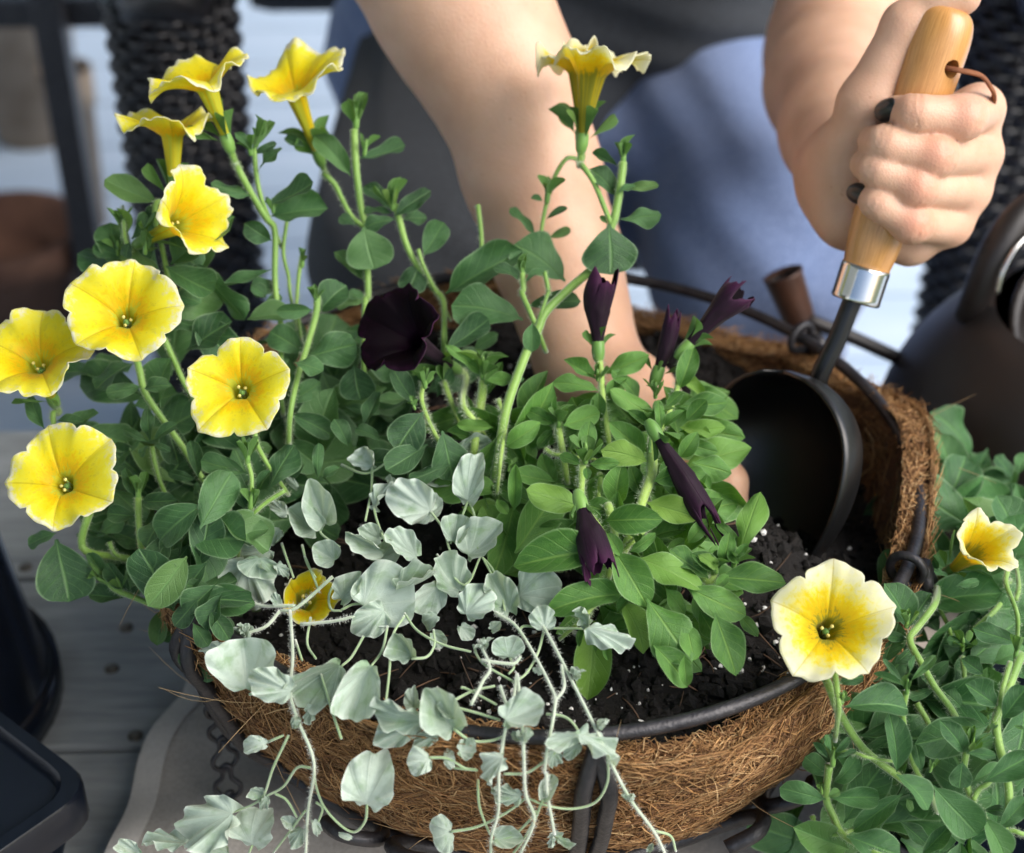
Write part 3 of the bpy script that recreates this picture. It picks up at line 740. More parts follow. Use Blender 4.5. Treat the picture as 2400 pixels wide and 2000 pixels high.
body = mobj('body', np.vstack([Va, Vt]), np.vstack([Fa, Ft+len(Va)]).tolist(), M['skin'], person, col=np.repeat(red[:, None], 3, 1))
sm = body.modifiers.new('smooth', 'SMOOTH'); sm.factor = .45; sm.iterations = 2
# clothes: shells round the torso and legs with folds
def fold(p, f1=24., f2=52., a=.010):
    return a*(np.sin(f1*(p[:, 2]*1.3+p[:, 0]*.8)+3*np.sin(9*p[:, 0]+4*p[:, 2]))*.6+np.sin(f2*(p[:, 2]-p[:, 0]*.7)+2*np.sin(14*p[:, 0]))*.3+.25*np.sin(f2*2.1*(p[:, 0]*.6+p[:, 2]*.9)+4*np.sin(20*p[:, 2])))
def tee(p):
    d = smin(cone(p, (.06, .70, .545), (.06, .64, .68), .152, .14), cone(p, (.06, .64, .68), (.06, .50, .90), .14, .128), .05)
    d = smin(d, ell(p, (.06, .585, .60), (.155, .11, .075)), .05)
    d = smin(d, cone(p, shL, shR, .064, .064), .05)
    for s, e in ((shL, elbowL), (shR, elbowR)): d = smin(d, cone(p, s, s+(e-s)*.42, .066, .066), .03)
    d = np.maximum(d, -(p[:, 2]-.545)+.012*np.sin(18*p[:, 0]+1))
    d = smin(d, cone(p, (-.005, .60, .525), (-.056, .352, .497), .112, .092), .04)+fold(p)
    return np.maximum(d, cone(p, (.06, .41, 1.0), (.06, .38, 1.1), .0, .0)*-1+.062)
kL, kR = np.array((-.062, .365, .488)), np.array((.165, .365, .492))
def jeans(p):
    d = cone(p, (-.02, .68, .52), (.14, .68, .52), .135, .135)
    for hx, k, an in ((-.01, kL, (-.07, .40, .07)), (.15, kR, (.17, .40, .07))):
        leg = smin(cone(p, (hx, .62, .512), k, .100, .074), cone(p, k, an, .070, .056), .03); d = smin(d, leg, .03)
    d = smin(d, ell(p, (.10, .52, .50), (.10, .10, .05)), .04)
    return np.maximum(d+fold(p, 30, 70, .007), p[:, 2]-.64)
V, Fq = sdf_mesh(tee, (-.24, .22, .36), (.38, .92, 1.06), .005)
tt = mobj('top', V, Fq.tolist(), M['tee'], person); tt.modifiers.new('s', 'SMOOTH').iterations = 2
V, Fq = sdf_mesh(jeans, (-.26, .24, .04), (.36, .86, .68), .005)
jj = mobj('jeans', V, Fq.tolist(), M['denim'], person); jj.modifiers.new('s', 'SMOOTH').iterations = 2
for s, an in ((-1, (-.10, .38, 0)), (1, (.17, .38, 0))):
    V, Fq = sdf_mesh(lambda p: np.maximum(smin(ell(p, np.array(an)+(0, -.03, .045), (.044, .12, .045)), cone(p, np.array(an)+(0, .02, .06), np.array(an)+(0, .02, .10), .045, .045), .03), -p[:, 2]+.002), np.array(an)-(.08, .2, .01), np.array(an)+(.08, .14, .17), .005)
    mobj('shoe', V, Fq.tolist(), M['tee'], person)
def hair(p):
    hc = np.array((.06, .36, 1.16)); d = ell(p, hc+(0, .02, .02), (.085, .098, .108)); d = smin(d, cone(p, hc+(0, .09, .03), hc+(.0, .13, -.08), .045, .03), .03)
    return np.maximum(d, -ell(p, hc+(0, -.10, -.035), (.066, .085, .095)))+.0015*np.sin(160*p[:, 0]+30*p[:, 2])
V, Fq = sdf_mesh(hair, (-.1, .2, .98), (.22, .6, 1.34), .004); mobj('hair', V, Fq.tolist(), M['hair'], person)
for s in (-1, 1):
    hc = np.array((.06+s*.03, .36-.084, 1.168)); mobj('eye', *lathe([(.0001, .011), (.006, .0092), (.0095, .0055), (.011, 0)], hc, (0, -1, -.05), 16), M['perlite'], person)
def fnail(c, ax, nn, L, w_):
    ax = nrm(ax); nn = nrm(nn-ax*(np.asarray(nn)@ax)); sd_ = np.cross(nn, ax); V = []; F = []; a_, b_ = 14, 20
    for i in range(a_+1):
        la = -math.pi/2+math.pi*i/a_
        for j in range(b_):
            lo = 2*math.pi*j/b_; x, y, z = math.cos(la)*math.cos(lo), math.cos(la)*math.sin(lo), math.sin(la)
            x = math.copysign(abs(x)**.8, x); z = math.copysign(abs(z)**.8, z); V.append(c+ax*x*L+sd_*z*w_+nn*(y*.0013-.0022*z*z))
    F = [(i*b_+j, i*b_+(j+1) % b_, (i+1)*b_+(j+1) % b_, (i+1)*b_+j) for i in range(a_) for j in range(b_)]
    mobj('fingernail', V, F, M['nailpolish'], person)
nn_ = -RT*.86-FW*.5
for fi, up_ in ((0, -.05), (3, .30)):
    tip_, r_ = fingers[fi][0][3], fingers[fi][1][3]
    fnail(tip_+nrm(nn_)*(r_+.0011)-(-RT*.5+FW*.86)*.001, -RT*.5+FW*.86+UP*up_, nn_+UP*up_*.3, .0066, r_*.74)
# ================================================================ plant kit
def leaf_mat(name, cd_, cl_, vein, margin, rough=.43, trans=.25, sheen=.05, bumpy=.65, radial=False, blotch=None):
    q = NT(name); uvn = q.n('UVMap'); sx = q.n('SeparateXYZ'); q.l(uvn.outputs[0], sx.inputs[0]); u, v = sx.outputs[0], sx.outputs[1]
    au = q.math('ABSOLUTE', q.math('SUBTRACT', q.math('MULTIPLY', u, 2.), 1.))
    rnd = q.n('ObjectInfo').outputs['Random']; ob = q.tc('Generated'); nz = q.noise(ob, 5, 4)
    f = q.math('ADD', q.math('MULTIPLY', nz, .7), q.math('MULTIPLY', rnd, .55))
    c = q.ramp(f, [(.25, cd_), (.85, cl_)]); c = c if radial else q.mix(q.ramp(rnd, [(.86, (0, 0, 0)), (1., (.5, .5, .5))]), c, (cl_[0]*1.9, cl_[1]*1.25, cl_[2]*.8))
    if radial:
        vw = q.math('SINE', q.math('MULTIPLY', u, 44.)); vf = q.ramp(vw, [(.88, (0, 0, 0)), (1., (.55, .55, .55))])
    else:
        mid = q.ramp(au, [(.0, (.9, .9, .9)), (.05, (.5, .5, .5)), (.09, (0, 0, 0))])
        sv = q.math('SINE', q.math('MULTIPLY', q.math('SUBTRACT', v, q.math('MULTIPLY', au, .34)), 40.)); svf = q.ramp(sv, [(.86, (0, 0, 0)), (1., (.30, .30, .30))])
        vf = q.math('MAXIMUM', mid, svf)
    c = q.mix(vf, c, vein)
    c = q.mix(q.ramp(q.math('MULTIPLY', au, 1.) if not radial else v, [(.91, (0, 0, 0)), (1., (.8, .8, .8))]), c, margin)
    sp = q.noise(ob, 85, 2, .5); c = q.mix(q.ramp(sp, [(.66, (0, 0, 0)), (.74, (.28, .28, .28))]), c, margin)
    if blotch: c = q.mix(q.ramp(q.noise(ob, 2.6, 3), [(.5, (0, 0, 0)), (.68, (.75, .75, .75))]), c, blotch)
    q.set(Base_Color=c, Roughness=rough, Sheen_Weight=sheen, Sheen_Roughness=.45, Specular_IOR_Level=.5)
    h = q.math('ADD', q.math('MULTIPLY', vf, -.6 if not radial else .4), q.math('MULTIPLY', q.noise(ob, 45, 3), .5)); bn = q.bump(h, bumpy, .0012)
    tr = q.n('BsdfTranslucent'); q.l(q.mix(.5, c, (cl_[0]*1.6, cl_[1]*1.5, cl_[2]*.5)), tr.inputs[0]); mx = q.n('MixShader'); mx.inputs[0].default_value = trans
    q.l(q.b.outputs[0], mx.inputs[1]); q.l(tr.outputs[0], mx.inputs[2]); q.l(mx.outputs[0], q.t.nodes['Material Output'].inputs[0]); return q.m
M['yleaf'] = leaf_mat('yellow petunia leaf', (.014, .062, .018), (.072, .185, .056), (.13, .27, .085), (.23, .36, .19))
M['pleaf'] = leaf_mat('dark petunia leaf', (.036, .130, .018), (.125, .300, .050), (.20, .37, .075), (.27, .43, .18))
M['rleaf'] = leaf_mat('potted petunia leaf', (.015, .078, .020), (.072, .205, .056), (.13, .30, .085), (.24, .38, .20))
M['dleaf'] = leaf_mat('silver dichondra leaf', (.24, .35, .26), (.52, .63, .54), (.56, .67, .56), (.70, .78, .70), .4, .2, .35, .6, True, (.20, .34, .17))
M['sepal'] = leaf_mat('petunia sepal', (.065, .17, .030), (.12, .27, .055), (.16, .32, .07), (.26, .40, .18), trans=.3)
def stem_mat(name, c1, c2, sheen=.5):
    q = NT(name); f = q.noise(q.tc('Object'), 60, 3); q.set(Base_Color=q.ramp(f, [(.3, c1), (.7, c2)]), Roughness=.5, Sheen_Weight=sheen, Subsurface_Weight=.0); return q.m
M['stem'] = stem_mat('green stem', (.13, .27, .035), (.21, .37, .06))
M['bud'] = stem_mat('green bud', (.09, .22, .03), (.16, .32, .055), .3)
M['pstem'] = stem_mat('pale green stem', (.22, .38, .055), (.34, .50, .10))
M['dstem'] = stem_mat('silvery stem', (.36, .47, .30), (.56, .62, .50), 1.)
M['dpet'] = stem_mat('silvery green petiole', (.24, .38, .16), (.38, .50, .28), .8)
M['anther'] = simple('pollen anther', (.62, .52, .12), (.78, .70, .25), 300, .7)
def petal_mat(name, stops, vein, veinmix=.55, rough=.5, trans=.55, sheen=.1, streak=.9, spec=.3):
    q = NT(name); uvn = q.n('UVMap'); sx = q.n('SeparateXYZ'); q.l(uvn.outputs[0], sx.inputs[0]); u, v = sx.outputs[0], sx.outputs[1]
    cmb = q.n('CombineXYZ'); q.l(q.math('MULTIPLY', u, 46.), cmb.inputs[0]); q.l(q.math('MULTIPLY', v, 7.), cmb.inputs[1]); q.l(q.math('MULTIPLY', q.n('ObjectInfo').outputs['Random'], 40.), cmb.inputs[2])
    nz = q.noise(cmb.outputs[0], 1.0, 4, .65, .3)
    cm2 = q.n('CombineXYZ'); q.l(q.math('MULTIPLY', u, 7.), cm2.inputs[0]); q.l(q.math('MULTIPLY', v, 2.), cm2.inputs[1]); q.l(q.math('MULTIPLY', q.n('ObjectInfo').outputs['Random'], 70.), cm2.inputs[2]); nb = q.noise(cm2.outputs[0], 1., 2)
    fac = q.math('ADD', v, q.math('ADD', q.math('MULTIPLY', q.math('SUBTRACT', nz, .5), streak), q.math('MULTIPLY', q.math('SUBTRACT', nb, .5), .3)))
    c = q.ramp(fac, stops)
    fr = q.math('ABSOLUTE', q.math('SUBTRACT', q.math('FRACT', q.math('ADD', q.math('MULTIPLY', u, 5.), .5)), .5))
    mid = q.ramp(q.math('DIVIDE', fr, q.math('ADD', q.math('SUBTRACT', 1.15, v), .05)), [(.0, (1, 1, 1)), (.018, (.6, .6, .6)), (.045, (0, 0, 0))])
    c = q.mix(q.math('MULTIPLY', mid, veinmix), c, vein)
    fine = q.ramp(nz, [(.54, (0, 0, 0)), (.66, (.75, .75, .75))]); c = q.mix(q.math('MULTIPLY', fine, q.math('SUBTRACT', .75, q.math('MULTIPLY', v, .75), True)), c, vein)
    q.set(Base_Color=c, Roughness=rough, Sheen_Weight=sheen, Specular_IOR_Level=spec)
    bn = q.bump(q.math('SUBTRACT', q.math('MULTIPLY', nz, .6), q.math('MULTIPLY', mid, .6)), .25, .001)
    tr = q.n('BsdfTranslucent'); q.l(c, tr.inputs[0]); mx = q.n('MixShader'); mx.inputs[0].default_value = trans; q.l(q.b.outputs[0], mx.inputs[1]); q.l(tr.outputs[0], mx.inputs[2]); q.l(mx.outputs[0], q.t.nodes['Material Output'].inputs[0]); return q.m
M['yellow'] = petal_mat('yellow petunia petal', [(.0, (.66, .68, .06)), (.05, (.80, .66, .01)), (.16, (.92, .64, .003)), (.40, (.94, .82, .008)), (.80, (.94, .89, .07)), (.94, (.90, .87, .40)), (1.02, (.90, .89, .72))], (.56, .42, .006), .5)
M['paleyellow'] = petal_mat('pale yellow petunia petal', [(.0, (.40, .38, .03)), (.12, (.84, .60, .004)), (.40, (.90, .74, .012)), (.58, (.89, .82, .20)), (.75, (.89, .87, .52)), (1., (.90, .89, .70))], (.58, .48, .02))
M['purple'] = petal_mat('black purple petunia petal', [(.0, (.008, .001, .006)), (.3, (.0022, .0003, .0019)), (.8, (.0026, .0004, .0023)), (1., (.008, .0012, .007))], (.004, .0005, .004), .5, .6, .02, .0, spec=.08)
M['purpleback'] = petal_mat('plum petal underside', [(.0, (.012, .005, .010)), (.4, (.016, .004, .014)), (1., (.045, .008, .036))], (.02, .004, .018), .5, .6, .02, .05, spec=.15)

def pet_leaf(a, b, bend, cup, wave, twist, seed, name, mat, petiole=.10):
    nu, nv = 8, 14; rng = np.random.default_rng(seed); ph = rng.random(4)*6.28; V = []; UV = []
    pk = (a/(a+b))**a*(b/(a+b))**b; th = 0; y = z = 0; cen = []
    for j in range(nv+1):
        v = j/nv; cen.append((y, z)); th = bend*(v-.15); y += math.cos(th)/nv; z += -math.sin(th)/nv
    for j in range(nv+1):
        v = j/nv; q = max(0, (v-petiole*.5)/(1-petiole*.5)); w_ = max(q**a*max(1-q, 0)**b/pk, .055*(1 if v < .3 else 0))*.5
        for i in range(nu+1):
            u = -1+2*i/nu; x = u*w_; tw = twist*v*u*w_
            zz = cen[j][1]+cup*abs(u)**1.6*w_+wave*u*u*w_*math.sin(9*v+ph[0]+(2 if u > 0 else 0))+tw-.035*math.exp(-(u/.18)**2)*w_*2*.5
            V.append((x+.02*math.sin(5*v+ph[1])*v, cen[j][0], zz)); UV.append((i/nu, v))
    V = np.array(V); tip = V[nv*(nu+1)+nu//2]; L = math.hypot(tip[1], tip[2]); c, s = tip[1]/L, tip[2]/L
    yy = (V[:, 1]*c+V[:, 2]*s)/L; zz = (-V[:, 1]*s+V[:, 2]*c)/L; V = np.c_[V[:, 0]*2/1.0, yy, zz]   # x scaled so that full width is 1 before the object's own width factor
    V[:, 0] *= .5/np.abs(V[:, 0]).max()
    F = [(j*(nu+1)+i, j*(nu+1)+i+1, (j+1)*(nu+1)+i+1, (j+1)*(nu+1)+i) for j in range(nv) for i in range(nu)]
    V = V.tolist(); hl = .030          # fine hairs along the margin
    for j in range(2, nv):
        for i, sg in ((0, -1.), (nu, 1.)):
            for k in range(3):
                a = np.array(V[j*(nu+1)+i]); b = np.array(V[(j+1)*(nu+1)+i]); p = a+(b-a)*(k+rng.random())/3; tg = nrm(b-a); d = np.array((sg*1.4, rng.uniform(-.1, .7), rng.normal(0, .5)))*hl*rng.uniform(.6, 1.2)
                n = len(V); V += [list(p-tg*.0022), list(p+tg*.0022), list(p+d)]; UV += [(1., v)]*3; F.append((n, n+1, n+2))
    return make_mesh(name, V, F, mat, uv=UV)
def fan_leaf(fold, curl, wave, seed, name, mat):
    na, nr = 44, 9; rng = np.random.default_rng(seed); ph = rng.random(4)*6.28; V = []; UV = []; at = np.array((0, .10))
    for i in range(na+1):
        t = -1+2*i/na; be = t*2.86; rr = .5*(1+.05*math.sin(3*be+ph[0])+.035*math.sin(5*be+ph[1])-.07*math.exp(-(be/.22)**2)*(seed % 2)); O = np.array((math.sin(be)*rr*1.0, .50+math.cos(be)*rr))
        for j in range(nr+1):
            s = j/nr; p = at+(O-at)*s; x, y = p
            z = fold*abs(x)**1.35+curl*(y-.35)**2+wave*s*s*math.sin(4*be+ph[2])*.5+wave*.5*s**3*math.sin(9*be+ph[3])+.05*(1-s)**2
            V.append((x, y, z)); UV.append((i/na, s))
    V = np.array(V); V[:, 0] *= .5/np.abs(V[:, 0]).max(); V[:, 1] -= .10; V[:, 1] /= V[:, 1].max()
    V[:, 2] -= V[0*(nr+1), 2]
    F = [(i*(nr+1)+j, (i+1)*(nr+1)+j, (i+1)*(nr+1)+j+1, i*(nr+1)+j+1) for i in range(na) for j in range(nr)]
    return make_mesh(name, V, F, mat, uv=UV)
def variants(kind, mat):
    out = []
    for s in range(8):
        g = np.random.default_rng(100+s); bend = [.25, .6, 1.0, -.35, .45, .8, .15, 1.3][s]; cup = [.25, .1, .35, .2, .5, .05, -.15, .3][s]; wave = g.uniform(.04, .22); tw = g.uniform(-.35, .35)
        if kind == 'y': out.append(pet_leaf(.82, .46, bend, cup, wave, tw, s, 'leaf', mat))
        elif kind == 'p': out.append(pet_leaf(.78, .70, bend, cup, wave, tw, s, 'leaf', mat))
        elif kind == 's': out.append(pet_leaf(1.0, .40, bend*1.1, cup*1.4, .02, tw, s, 'sepal', mat, .3))
        else: out.append(fan_leaf([.75, .4, 1.2, .2, 1.6, .6, -.5, 1.0][s], [.4, -.8, .4, -.6, .7, -1.2, -.4, 1.1][s], [.14, .22, .12, .28, .16, .14, .20, .24][s], s, 'leaf', mat))
    return out
LV = dict(y=variants('y', M['yleaf']), p=variants('p', M['pleaf']), r=variants('y', M['rleaf']), d=variants('d', M['dleaf']), s=variants('s', M['sepal']))
PR = np.random.default_rng(77)
def put_leaf(parent, kind, b, t_, w_, roll=0., nbias=None, name='leaf', var=None, curl=1.):
    'leaf from base point b to tip point t_, width = w_ * length'
    ax = t_-b; L = float(np.linalg.norm(ax)); y = ax/L
    n = nrm(-FW*.75+np.array((0, 0, .45))+PR.normal(0, .22, 3)) if nbias is None else nrm(nbias)
    z = nrm(n-y*(n@y)); x = np.cross(y, z)
    if roll: c, s = math.cos(R(roll)), math.sin(R(roll)); x, z = c*x+s*z, -s*x+c*z
    me = LV[kind][PR.integers(8) if var is None else var]
    return data_obj(name, me, parent, frame_W(b, x, y, z, (L*w_, L, L*curl)))
class Plant:
    def __init__(s, thing_, kind, stemmat, dfun):
        s.o = thing_; s.k = kind; s.sm = stemmat; s.df = dfun; s.hairs = []; s.n = 0; s.grow = 1.0; s.root = np.array(WM[thing_].translation) if kind != 'd' else None
    def pt(s, c, x, y, dd=0): q = S(c, x, y); return P(*q, s.df(*q)+dd)
    def leaves(s, c, txt, dd=0., kind=None):
        for row in txt.strip().split('\n'):
            for it in row.split(','):
                a = [float(k) for k in it.split()]
                if not a: continue
                w_ = a[4]/100 if len(a) > 4 else .5; roll = a[5] if len(a) > 5 else PR.uniform(-22, 22); od = a[6]/1000 if len(a) > 6 else 0.
                b = s.pt(c, a[0], a[1], dd+od+PR.uniform(-.002, .002)); e0 = s.pt(c, a[2], a[3], dd+od); L = np.linalg.norm(e0-b)
                dt = a[7]/100*L if len(a) > 7 else PR.uniform(-.28, .22)*L
                q = S(c, a[2], a[3]); e = P(*q, depth_of(b)+dt)
                e = b+(e-b)*s.grow; put_leaf(s.o, kind or s.k, b, e, w_/max(.45, math.cos(R(roll))), roll); s.n += 1
    def stem(s, c, pts, r=1.4, dd=0., dd1=None, mat=None, hair=True, name='stem', taper=.75, start=None):
        p = []; m = len(pts); dd1 = dd if dd1 is None else dd1
        for i, q in enumerate(pts):
            c_, x, y = q if len(q) == 3 else (c, *q); p.append(s.pt(c_, x, y, dd+(dd1-dd)*i/(m-1)))
        if start is not None: p = [start[1]-start[2]*.004, start[1]-start[2]*.011]+p[1:]; m += 1
        if s.root is not None and name == 'stem':
            p.append(p[-1]+nrm(p[-1]-p[-2])*.016+FW*.016); m += 1
        p = np.array(p); rad = np.linspace(r, r*taper, m)/1000.
        o = mobj(name, *tube(p, rad, 8, 5), mat or s.sm, s.o)
        if hair: s.hairs.append((catmull(p, 5), r/1000.))
        return p
    def cluster(s, c, x, y, ux, uy, size, n=5, dd=0., bud=True, spread=.8, kind='s', w_=.26):
        'leaf tip or bud: sepals round a small bud, pointing along (ux, uy) in the picture'
        q = S(c, x, y); b = s.pt(c, x, y, dd); k = depth_of(b)/FPX/2.5; L = size*k
        ax = nrm(RT*ux-UP*uy-FW*.25); b = b-ax*L*.13; a = nrm(np.cross(ax, FW)); bb = np.cross(ax, a); ph = PR.uniform(0, 6.28)
        root = None
        if bud:
            prof = [(.0001, 0), (.09, .05), (.115, .25), (.10, .5), (.07, .75), (.0001, .9)]
            root = mobj('bud', *lathe([(r_*L, h*L) for r_, h in catmull(np.array(prof), 3)], b, ax, 10), M['bud'], s.o)
        for i in range(n):
            an = ph+i*6.283/n+PR.uniform(-.3, .3); sp = spread*PR.uniform(.55, 1.25); dr = nrm(ax+sp*(math.cos(an)*a+math.sin(an)*bb)); l = L*PR.uniform(.8, 1.35)
            put_leaf(root or s.o, kind, b+ax*L*.05, b+dr*l, w_*PR.uniform(.8, 1.2), 0, nbias=ax*1.0-dr*.2+PR.normal(0, .1, 3), name='sepal' if kind == 's' else 'leaf')
    def fill(s, c, boxes, dd=(.012, .05), size=(.022, .042), w_=(.5, .75), kind=None):
        'leaves deeper inside the plant, seen between the others'
        for x0, y0, x1, y1, n in boxes:
            for i in range(n):
                x, y = PR.uniform(x0, x1), PR.uniform(y0, y1); b = s.pt(c, x, y, PR.uniform(*dd)); L = PR.uniform(*size); an = PR.uniform(0, 6.283)
                d = nrm(RT*math.cos(an)+UP*math.sin(an)*.8+FW*PR.uniform(-.5, .35)); put_leaf(s.o, kind or s.k, b, b+d*L, PR.uniform(*w_), PR.uniform(-35, 35)); s.n += 1
    def fuzz(s, per=9000., L=.0013, rad=.00004, col=(.5, .6, .4)):
        pts = []; rr = []
        for p, r in s.hairs:
            ln = np.linalg.norm(np.diff(p, axis=0), axis=1).sum(); n = int(ln*per); seg = PR.uniform(0, len(p)-1.001, n); i = seg.astype(int); f = (seg-i)[:, None]
            c = p[i]*(1-f)+p[i+1]*f; t_ = p[i+1]-p[i]; t_ /= np.linalg.norm(t_, axis=1)[:, None]+1e-12; d = PR.normal(0, 1, (n, 3)); d -= t_*(d*t_).sum(1)[:, None]; d /= np.linalg.norm(d, axis=1)[:, None]
            l = PR.uniform(.5, 1.2, n)[:, None]*L; a = c+d*r*.85
            pts.append(np.stack([a, a+d*l*.5, a+d*l+PR.normal(0, .2, (n, 3))*l], 1))
        if pts:
            pts = np.vstack(pts); strands('stem_hairs', pts, np.full(len(pts), rad), np.tile(np.array(col), (len(pts), 1)), M['fibre'], s.o)
def corolla(Rr, TL=.026, H=.010, ruffle=.0022, lobe=.10, seed=0, close=0., rt=.0046, r0=.0018, cup=2.0, droop=0., notch=.05):
    nth, n1, n2 = 100, 9, 17; g = np.random.default_rng(seed); ph = g.random(8)*6.28; am = g.uniform(.4, 1.2, 5); V = []; UV = []
    tilt = g.normal(0, .05, 2)
    for j in range(n1+n2+1):
        for i in range(nth):
            th = 2*math.pi*i/nth; de = ((th*5/(2*math.pi)+.5) % 1-.5)*2*math.pi/5; db = 2*math.pi/10-abs(de); li = int((th*5/(2*math.pi)+.5) % 5)
            if j <= n1:
                s = j/n1; r = (r0+(rt-r0)*s**1.35)*(1+.07*s*math.cos(5*th)); z = TL*s; vv = 0.
            else:
                q = (j-n1)/n2; lobef = 1-lobe*(1-math.cos(de*2.5)**.8 if abs(de) < .6283 else 1)+.05*am[li]*math.exp(-(de/.07)**2)-notch*math.exp(-(db/.05)**2)
                lobef *= (.93+.09*am[li])*1+.05*math.sin(th+ph[0])+.045*math.sin(2*th+ph[1])+.012*math.sin(11*th+ph[5])*q**4+.010*math.sin(19*th+ph[6])*q**6
                r = rt+(Rr*(1+(lobef-1)*q**2)-rt)*q; z = TL+H*(1-(1-q)**cup)
                z += ruffle*q**2.2*(1.0*math.sin(5*th+ph[2])+.7*math.sin(3*th+ph[3])+.5*math.sin(8*th+ph[4])) + ruffle*.22*q**5*math.sin(17*th+ph[5])+ruffle*.12*q**6*math.sin(29*th+ph[7])
                z -= .0016*math.exp(-(de/.07)**2)*q*(1-q)*2; z -= droop*q**2.5*am[li]; r *= 1-close*q**1.3*.75; z += close*q*Rr*.55*(.8+.4*am[li]); vv = q
                th2 = th+close*.5*q*math.sin(5*th+ph[6])
                V.append((r*math.cos(th2)+tilt[0]*z*q, r*math.sin(th2)+tilt[1]*z*q, z)); UV.append((i/nth, vv)); continue
            V.append((r*math.cos(th), r*math.sin(th), z)); UV.append((i/nth, vv))
    m = n1+n2+1; F = [(j*nth+i, j*nth+(i+1) % nth, (j+1)*nth+(i+1) % nth, (j+1)*nth+i) for j in range(m-1) for i in range(nth)]
    return V, F, UV
def flower(plant, c, x, y, dd, axis, Rr, mat, spin=0., calyx=True, stam=True, back=None, sep=.017, name='flower', anchor='throat', **kw):
    'axis in picture terms: (right, up, towards camera); (x, y) is where the throat shows'
    ax = nrm(RT*axis[0]+UP*axis[1]-FW*axis[2]); TL = kw.get('TL', .026); th = plant.pt(c, x, y, dd); o = th-ax*TL if anchor == 'throat' else th
    up = UP if abs(ax@UP) < .9 else RT; xx = nrm(np.cross(up, ax)); yy = np.cross(ax, xx); cs, sn = math.cos(spin), math.sin(spin); xx, yy = cs*xx+sn*yy, -sn*xx+cs*yy
    V, F, UV = corolla(Rr, **kw); V = np.array(V); V = o+V[:, :1]*xx+V[:, 1:2]*yy+V[:, 2:]*ax
    ob = mobj(name, V, F, mat, plant.o, uv=UV)
    m = ob.modifiers.new('t', 'SOLIDIFY'); m.thickness = .00035; m.offset = 0
    if back: ob.data.materials.clear(); ob.data.materials.append(back); ob.data.materials.append(mat); m.material_offset = 1
    if calyx:
        cu = lathe([(.0014, -.006), (.0026, -.004), (.0031, -.001), (.0029, .003), (.0025, .004)], o, ax, 10); cy = mobj('calyx', *cu, M['bud'], ob)
        for i in range(5):
            an = i*6.283/5+PR.uniform(-.2, .2); rd = math.cos(an)*xx+math.sin(an)*yy; dr = nrm(ax*.9+rd*PR.uniform(.35, .95)); put_leaf(ob, 's', o+rd*.0022, o+rd*.0022+dr*sep*PR.uniform(.85, 1.25), .21, 0, nbias=ax-dr*.3, name='sepal')
    if stam:
        mobj('stigma', *lathe([(.0001, .0012), (.0012, .0008), (.0015, -.0002), (.0008, -.001), (.0006, -TL*.6)], o+ax*TL*.86, ax, 10), M['bud'], ob)
        for i in range(3):
            an = i*6.283/3+PR.uniform(-.6, .6); rd = math.cos(an)*xx+math.sin(an)*yy; e = o+ax*(TL*PR.uniform(.9, 1.06))+rd*.0021
            mobj('stamen', *tube([o+ax*.004, o+ax*TL*.5+rd*.001, e], .0003, 5, 3), M['pstem'], ob); mobj('anther', *lathe([(.0001, -.0008), (.0007, -.0004), (.0008, .0003), (.0001, .0008)], e, ax+rd*.5, 8), M['anther'], ob)
    return ob, o, ax
# ================================================================ yellow petunia on the left of the basket
def d_yel(px, py): return .756+.044*np.clip((px-480)/250, 0, 1)*np.clip((1000-py)/500+.35, 0, 1)+.012*np.clip((500-py)/500, 0, 1)
yp = Plant(thing('petunia_plant', 'yellow petunia trailing over the rim of the coir basket, many open flowers', 'plant', PZ(620, 1120, RZ-.02)), 'y', M['stem'], d_yel)
yp.grow = 1.15
# open flowers
f7 = flower(yp, 'D', 1410, 660, -.055, (-.02, .30, .95), .0225, M['yellow'], .30, seed=1, H=.008, ruffle=.0012, lobe=.13)
f5 = flower(yp, 'D', 735, 245, -.030, (.10, .34, .93), .0245, M['yellow'], .10, seed=2, H=.009, ruffle=.0022, lobe=.08)
f6 = flower(yp, 'D', 225, 520, -.020, (-.02, .55, .83), .0250, M['yellow'], .25, seed=3, H=.012, ruffle=.0026, lobe=.12)
f8 = flower(yp, 'D', 375, 1215, -.040, (-.10, .22, .97), .0238, M['yellow'], .75, seed=14, H=.007, ruffle=.0018, lobe=.10)
f4 = flower(yp, 'A', 1030, 1320, -.002, (.72, .22, .62), .0205, M['yellow'], .5, seed=5, H=.014, ruffle=.0026, lobe=.16)
f3 = flower(yp, 'A', 1010, 800, .012, (.02, .96, .26), .0245, M['yellow'], .2, seed=6, H=.009, ruffle=.0036, TL=.029, droop=.003)
f1 = flower(yp, 'A', 1215, 520, .0, (-.28, .86, .42), .0245, M['yellow'], .6, seed=7, H=.010, ruffle=.0034, TL=.026, droop=.002)
f2 = flower(yp, 'A', 1735, 560, -.005, (-.26, .78, .56), .0255, M['yellow'], .9, seed=8, H=.011, ruffle=.0030, TL=.033)
f9 = flower(yp, 'B', 1460, 450, -.03, (.12, .97, .22), .0230, M['paleyellow'], .35, seed=9, H=.013, ruffle=.0036, TL=.030, lobe=.16, droop=.005, rt=.0064, stam=False)
f10 = flower(yp, 'B', 1390, 430, -.008, (-.05, .98, .15), .0205, M['paleyellow'], .0, seed=10, H=.010, ruffle=.0045, TL=.030, droop=.004, stam=False)
flower(yp, 'G', 1790, 270, -.028, (.2, .35, .9), .0165, M['yellow'], .0, seed=12, H=.006, ruffle=.004, close=.35, calyx=False)
